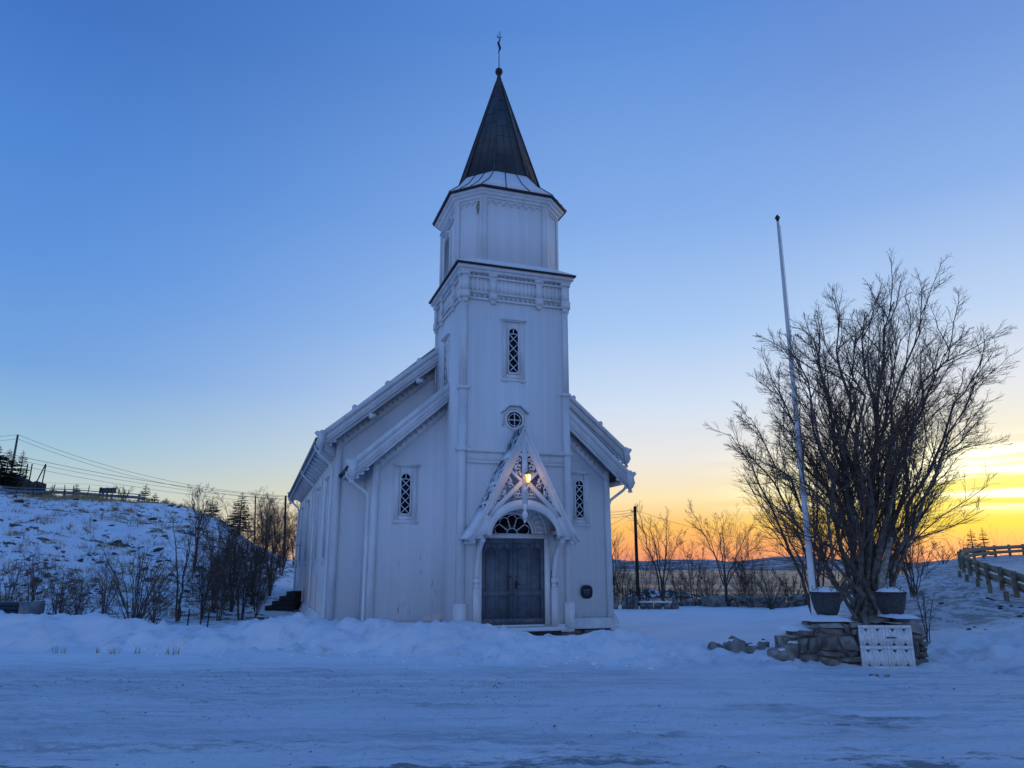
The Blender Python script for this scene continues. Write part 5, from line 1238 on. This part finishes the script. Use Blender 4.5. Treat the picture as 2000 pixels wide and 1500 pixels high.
pl2 = empty('power_line'); tag(pl2, 'three parallel wires crossing the sky low above the hillside', 'power line')
for y0, y1 in ((880, 972), (888, 977), (898, 984)): wire(pl2, at(-10, y0, 52), at(575, y1, 64), .5, .016 if y0 == 880 else .012)
pl3 = empty('power_line'); tag(pl3, 'wires fanning out from the shore utility pole', 'power line')
wire(pl3, t3 + [0, 0, -.2], at(1100, 995, 52), .2, .012); wire(pl3, t3 + [0, 0, -.35], at(1100, 1003, 52), .2, .012); wire(pl3, t3 + [0, 0, -.5], at(1100, 1010, 52), .2, .012); wire(pl3, t3 + [0, 0, -.3], at(1120, 1052, 50), .2, .010); wire(pl3, t3 + [0, 0, -.22], at(1700, 1072, 49), .7, .010)
# guardrail on the right: posts, stub posts, two-plank rail
gr = empty('guardrail', tuple(RAIL[2])); tag(gr, 'weathered wooden guardrail bending round the snowy road', 'guardrail')
o0 = RAIL[2]
dcum = np.r_[0, np.cumsum(np.linalg.norm(np.diff(RP[:, :2], axis=0), axis=1))]
def onrail(s):
    return np.array([np.interp(s, dcum, RP[:, k]) for k in range(3)])
pm = MB(); pm.box(-.06, .06, -.075, .075, -.5, .80); pme = pm.mesh('post', WOODRAIL)
sm = MB(); sm.box(-.06, .06, -.06, .06, -.4, .26); sme = sm.mesh('stub_post', WOODRAIL)
s = .4; k = 0
while s < dcum[-1] - .3:
    p = onrail(s); dn = onrail(s + .3) - p; a = math.atan2(dn[1], dn[0]); g = gz(p[0], p[1])
    o = bpy.data.objects.new('post', pme); col.objects.link(o); o.parent = gr; o.location = tuple(np.array([p[0], p[1], g]) - o0); o.rotation_euler = (0, 0, a)
    if p[1] < 34:
        q = onrail(s + 1.35); nn = np.array([-(dn[1]), dn[0]]) / np.linalg.norm(dn[:2]); q2 = q[:2] + nn * .55
        o = bpy.data.objects.new('stub_post', sme); col.objects.link(o); o.parent = gr; o.location = tuple(np.array([q2[0], q2[1], gz(q2[0], q2[1]) + .02]) - o0); o.rotation_euler = (.05, .06, a)
    s += 2.75; k += 1
for lo, hi, off in ((.50, .74, .10), (.22, .42, .10)):
    V = []; Fs = []; n = len(RP)
    for i in range(n):
        g = gz(RP[i, 0], RP[i, 1])
        g = g
        for o2 in (off, off + .07):
            for zz in (lo, hi): V.append((RP[i, 0] + RN[i, 0] * o2 - o0[0], RP[i, 1] + RN[i, 1] * o2 - o0[1], g + zz - o0[2]))
    Vn = np.array(V).reshape(n, 4, 3)
    for _ in range(8): Vn[1:-1, :, 2] = (Vn[:-2, :, 2] + Vn[2:, :, 2] + Vn[1:-1, :, 2] * 2) / 4
    for i in range(n - 1):
        for a_, b2 in ((0, 1), (1, 3), (3, 2), (2, 0)): Fs.append((i * 4 + a_, i * 4 + b2, (i + 1) * 4 + b2, (i + 1) * 4 + a_))
    m = MB(); m.add(Vn.reshape(-1, 3), Fs); fix_normals(m.build('rail', WOODRAIL, gr))
# guardrail along the upper hill road
def pol(px, r):
    a = math.atan((px - 1000) / 1484); x, y = r * math.sin(a), r * math.cos(a); return np.array([x, y, gz(x, y)])
GL = resample(np.array([pol(px, 64.5) for px in range(-60, 275, 15)]), .5); GL[:, 2] = [gz(p[0], p[1]) + .42 for p in GL]
for _ in range(4): GL[1:-1, 2] = (GL[:-2, 2] + GL[2:, 2] + 2 * GL[1:-1, 2]) / 4
gl = empty('guardrail', tuple(GL[0])); tag(gl, 'long low guardrail along the upper hill road', 'guardrail'); o0 = GL[0]
for i in range(0, len(GL), 5):
    p = GL[i]; m = MB(); g = gz(p[0], p[1]); m.box(p[0] - o0[0] - .06, p[0] - o0[0] + .06, p[1] - o0[1] - .06, p[1] - o0[1] + .06, g - .3 - o0[2], p[2] + .30 - o0[2]); m.build('post', GALV, gl)
m = MB(); m.tube([p - o0 + [0, -.1, .12] for p in GL], .11, 4); m.build('rail', GALV, gl); m = MB(); m.tube([p - o0 + [0, -.1, .36] for p in GL], .035, 4); m.build('rail', GALV, gl)
# field fence posts on the slope below it
ff_ = empty('field_fence', tuple(at(0, 1000, 56))); tag(ff_, 'row of thin leaning fence stakes below the hill road', 'fence'); o0 = np.array(ff_.location)
for k, px in enumerate((6, 44, 76, 106, 124, 150, 172, 192, 200, 213, 222)):
    p = pol(px, 61.5); Y = p[1]; g = p[2]; le = random.Random(k).uniform(-.22, .30); m = MB(); m.tube([(p[0] - o0[0], Y - o0[1], g - .2 - o0[2]), (p[0] - o0[0] + le, Y - o0[1], g + .95 - o0[2])], [.035, .028], 5); m.build('stake', DARKWOOD, ff_)
for hz in (.4, .75, 1.05):
    m = MB(); m.tube([pol(px, 61.5) + [0, 0, hz] - o0 for k, px in enumerate((6, 44, 76, 106, 124, 150, 172, 192, 200, 213, 222))], .008, 3); m.build('fence_wire', IRON, ff_)
for k, px in enumerate((48, 56, 64, 81)):
    Y = 63.0; p = at(px, 945, Y); o = MB(); g = gz(p[0], Y); o.tube([(0, 0, -.2), (random.Random(k).uniform(-.1, .9) * (1 if k else 0), 0, 2.2)], .05, 5); o = o.build('fence_stake', DARKWOOD); o.location = (p[0], Y, g); tag(o, 'bare leaning stake on the hilltop rock', 'stake', 'stakes on the hilltop rock')
# road sign seen from behind
Y = pol(210, 64)[1]; c0 = at(210.5, 958, Y); g = gz(c0[0], Y); sg_ = empty('road_sign', (c0[0], Y, g)); tag(sg_, 'wide road sign seen from behind on three posts', 'sign')
hw = 16.5 * Y / F; zc = c0[2] - g; hh = 5.2 * Y / F
m = MB(); m.box(-hw, hw, -.02, .02, zc - hh, zc + hh); m.build('board', SIGNBACK, sg_)
m = MB(); m.box(-hw, hw, -.06, -.021, zc + hh * .5, zc + hh * .65); m.box(-hw, hw, -.06, -.021, zc - hh * .65, zc - hh * .5); m.build('stiffener', GALV, sg_)
for x in (-hw * .82, 0, hw * .72):
    m = MB(); m.tube([(x, -.09, -.3), (x, -.09, zc + hh * 1.1)], .045, 6); m.build('post', GALV, sg_)
# stone fence at the yard's edge
sf = empty('stone_fence', (9, 37, -.2)); tag(sf, 'low dark dry-stone fence along the water edge', 'fence'); o0 = np.array(sf.location); rg = random.Random(23)
P0 = [at(1318, 1172, 41), at(1400, 1180, 39), at(1480, 1190, 37), at(1540, 1196, 36), at(1600, 1200, 35), at(1680, 1204, 34.5)]
SF = resample(np.array(P0), .42)
for i, p in enumerate(SF):
    g = gz(p[0], p[1])
    for lvl in range(2):
        w_ = rg.uniform(.35, .6); h_ = rg.uniform(.22, .36)
        stone(sf, (p[0] - o0[0] + rg.uniform(-.1, .1), p[1] - o0[1] + rg.uniform(-.15, .15), g + .12 + lvl * .25 - o0[2]), (w_, .5, h_), rg.uniform(-.5, .5), rg.randrange(8))
for px, Y, s_ in ((1400, 38, 1.0), (1386, 38.3, .75), (1330, 40, .7), (1345, 39.5, .6)):
    p = at(px, 1183, Y); o = stone(None, (p[0], Y, gz(p[0], Y) + .2), (s_, .7, s_ * .75), .3, 3); o.name = 'boulder'; tag(o, 'dark boulder lying by the shore trees', 'boulder', 'boulders by the shore trees')
# stone posts and low slab wall by the church corner
for px in (1203, 1219, 1243, 1317):
    Y = 36.0; p = at(px, 1193, Y); g = gz(p[0], Y); o = MB(); o.prism([(-.10, -.3), (.10, -.3), (.09, .55), (.0, .62), (-.09, .54)], -.09, .09); o = fix_normals(o.build('gate_post', STONE)); o.location = (p[0], Y, g); tag(o, 'short squared stone post of the low yard fence', 'post', 'stone posts behind the church')
o = MB(); p = at(1231, 1195, 36); o.box(-.26, .26, -.05, .05, 0, .48); o = o.build('slab_panel', STONE2); o.location = (p[0], 36.05, gz(p[0], 36)); tag(o, 'dark upright slab between two stone posts', 'slab')
lw_ = empty('low_wall', tuple(at(1280, 1190, 36))); tag(lw_, 'low snow-capped stone edging by the church corner', 'wall'); o0 = np.array(lw_.location); x = at(1250, 1190, 36)[0]; xe = at(1312, 1190, 36)[0]; k = 0
while x < xe:
    w_ = rg.uniform(.3, .55); stone(lw_, (x + w_ / 2 - o0[0], 0, gz(x, 36) + .13 - o0[2]), (w_, .35, .32), 0, k); k += 1; x += w_
m = MB(); m.box(at(1250, 1190, 36)[0] - o0[0], xe - o0[0], -.15, .18, gz(8, 36) + .28 - o0[2], gz(8, 36) + .35 - o0[2]); m.build('snow', SNOW, lw_)
# side steps at the nave
Y = 31.5; p = at(543, 1193, Y); st_ = empty('side_steps', (p[0], Y, gz(p[0], Y))); tag(st_, 'dark wooden steps at the rear side of the church', 'steps')
for k in range(4):
    m = MB(); m.box(-.55 + k * .28, .62, 0, 1.1, k * .19, (k + 1) * .19 - .005); m.build('tread', DARKWOOD, st_)
# stakes and slatted box behind the bank
for k, (px, pt) in enumerate(((365, 1190), (390, 1183), (404, 1196))):
    Y = 21.5; p = at(px, 1215, Y); o = MB(); o.tube([(0, 0, -.3), (.04, 0, at(px, pt, Y)[2] - gz(p[0], Y))], .022, 5); o = o.build('marker_stake', RUSTRED if k else DARKWOOD); o.location = (p[0], Y, gz(p[0], Y)); tag(o, 'thin wooden stake stuck in the snow before the thicket', 'stake', 'stakes before the thicket')
Y = 19.6; p = at(0, 1205, Y); bx0 = empty('slatted_box', (p[0], Y, gz(p[0], Y) - .1)); tag(bx0, 'blue-grey slatted wooden box half hidden behind the snow bank', 'box')
zt = at(0, 1176, Y)[2] - bx0.location.z; zb_ = zt - .40; x1 = at(37, 1190, Y)[0] - p[0]; x2 = at(48, 1190, Y)[0] - p[0]
m = MB(); m.box(-1.6, x1, .05, .8, 0, zt - .03); m.build('body', BLUEBOX, bx0)
for k in range(4):
    m = MB(); z0 = zb_ + k * .10; m.box(-1.6, x1 - .004, 0, .048, z0, z0 + .085); m.build('slat', BLUEBOX, bx0)
m = MB(); m.box(x1, x2, -.02, .82, 0, zt); m.build('corner_post', GALV, bx0)
o = MB(); q = at(62, 1190, Y + 1); o.box(-.16, .16, 0, .3, -.2, .20); o = o.build('rusty_panel', RUSTRED); o.location = (q[0], Y + 1, at(62, 1193, Y + 1)[2]); tag(o, 'rust brown board standing among shrubs behind the bank', 'board')
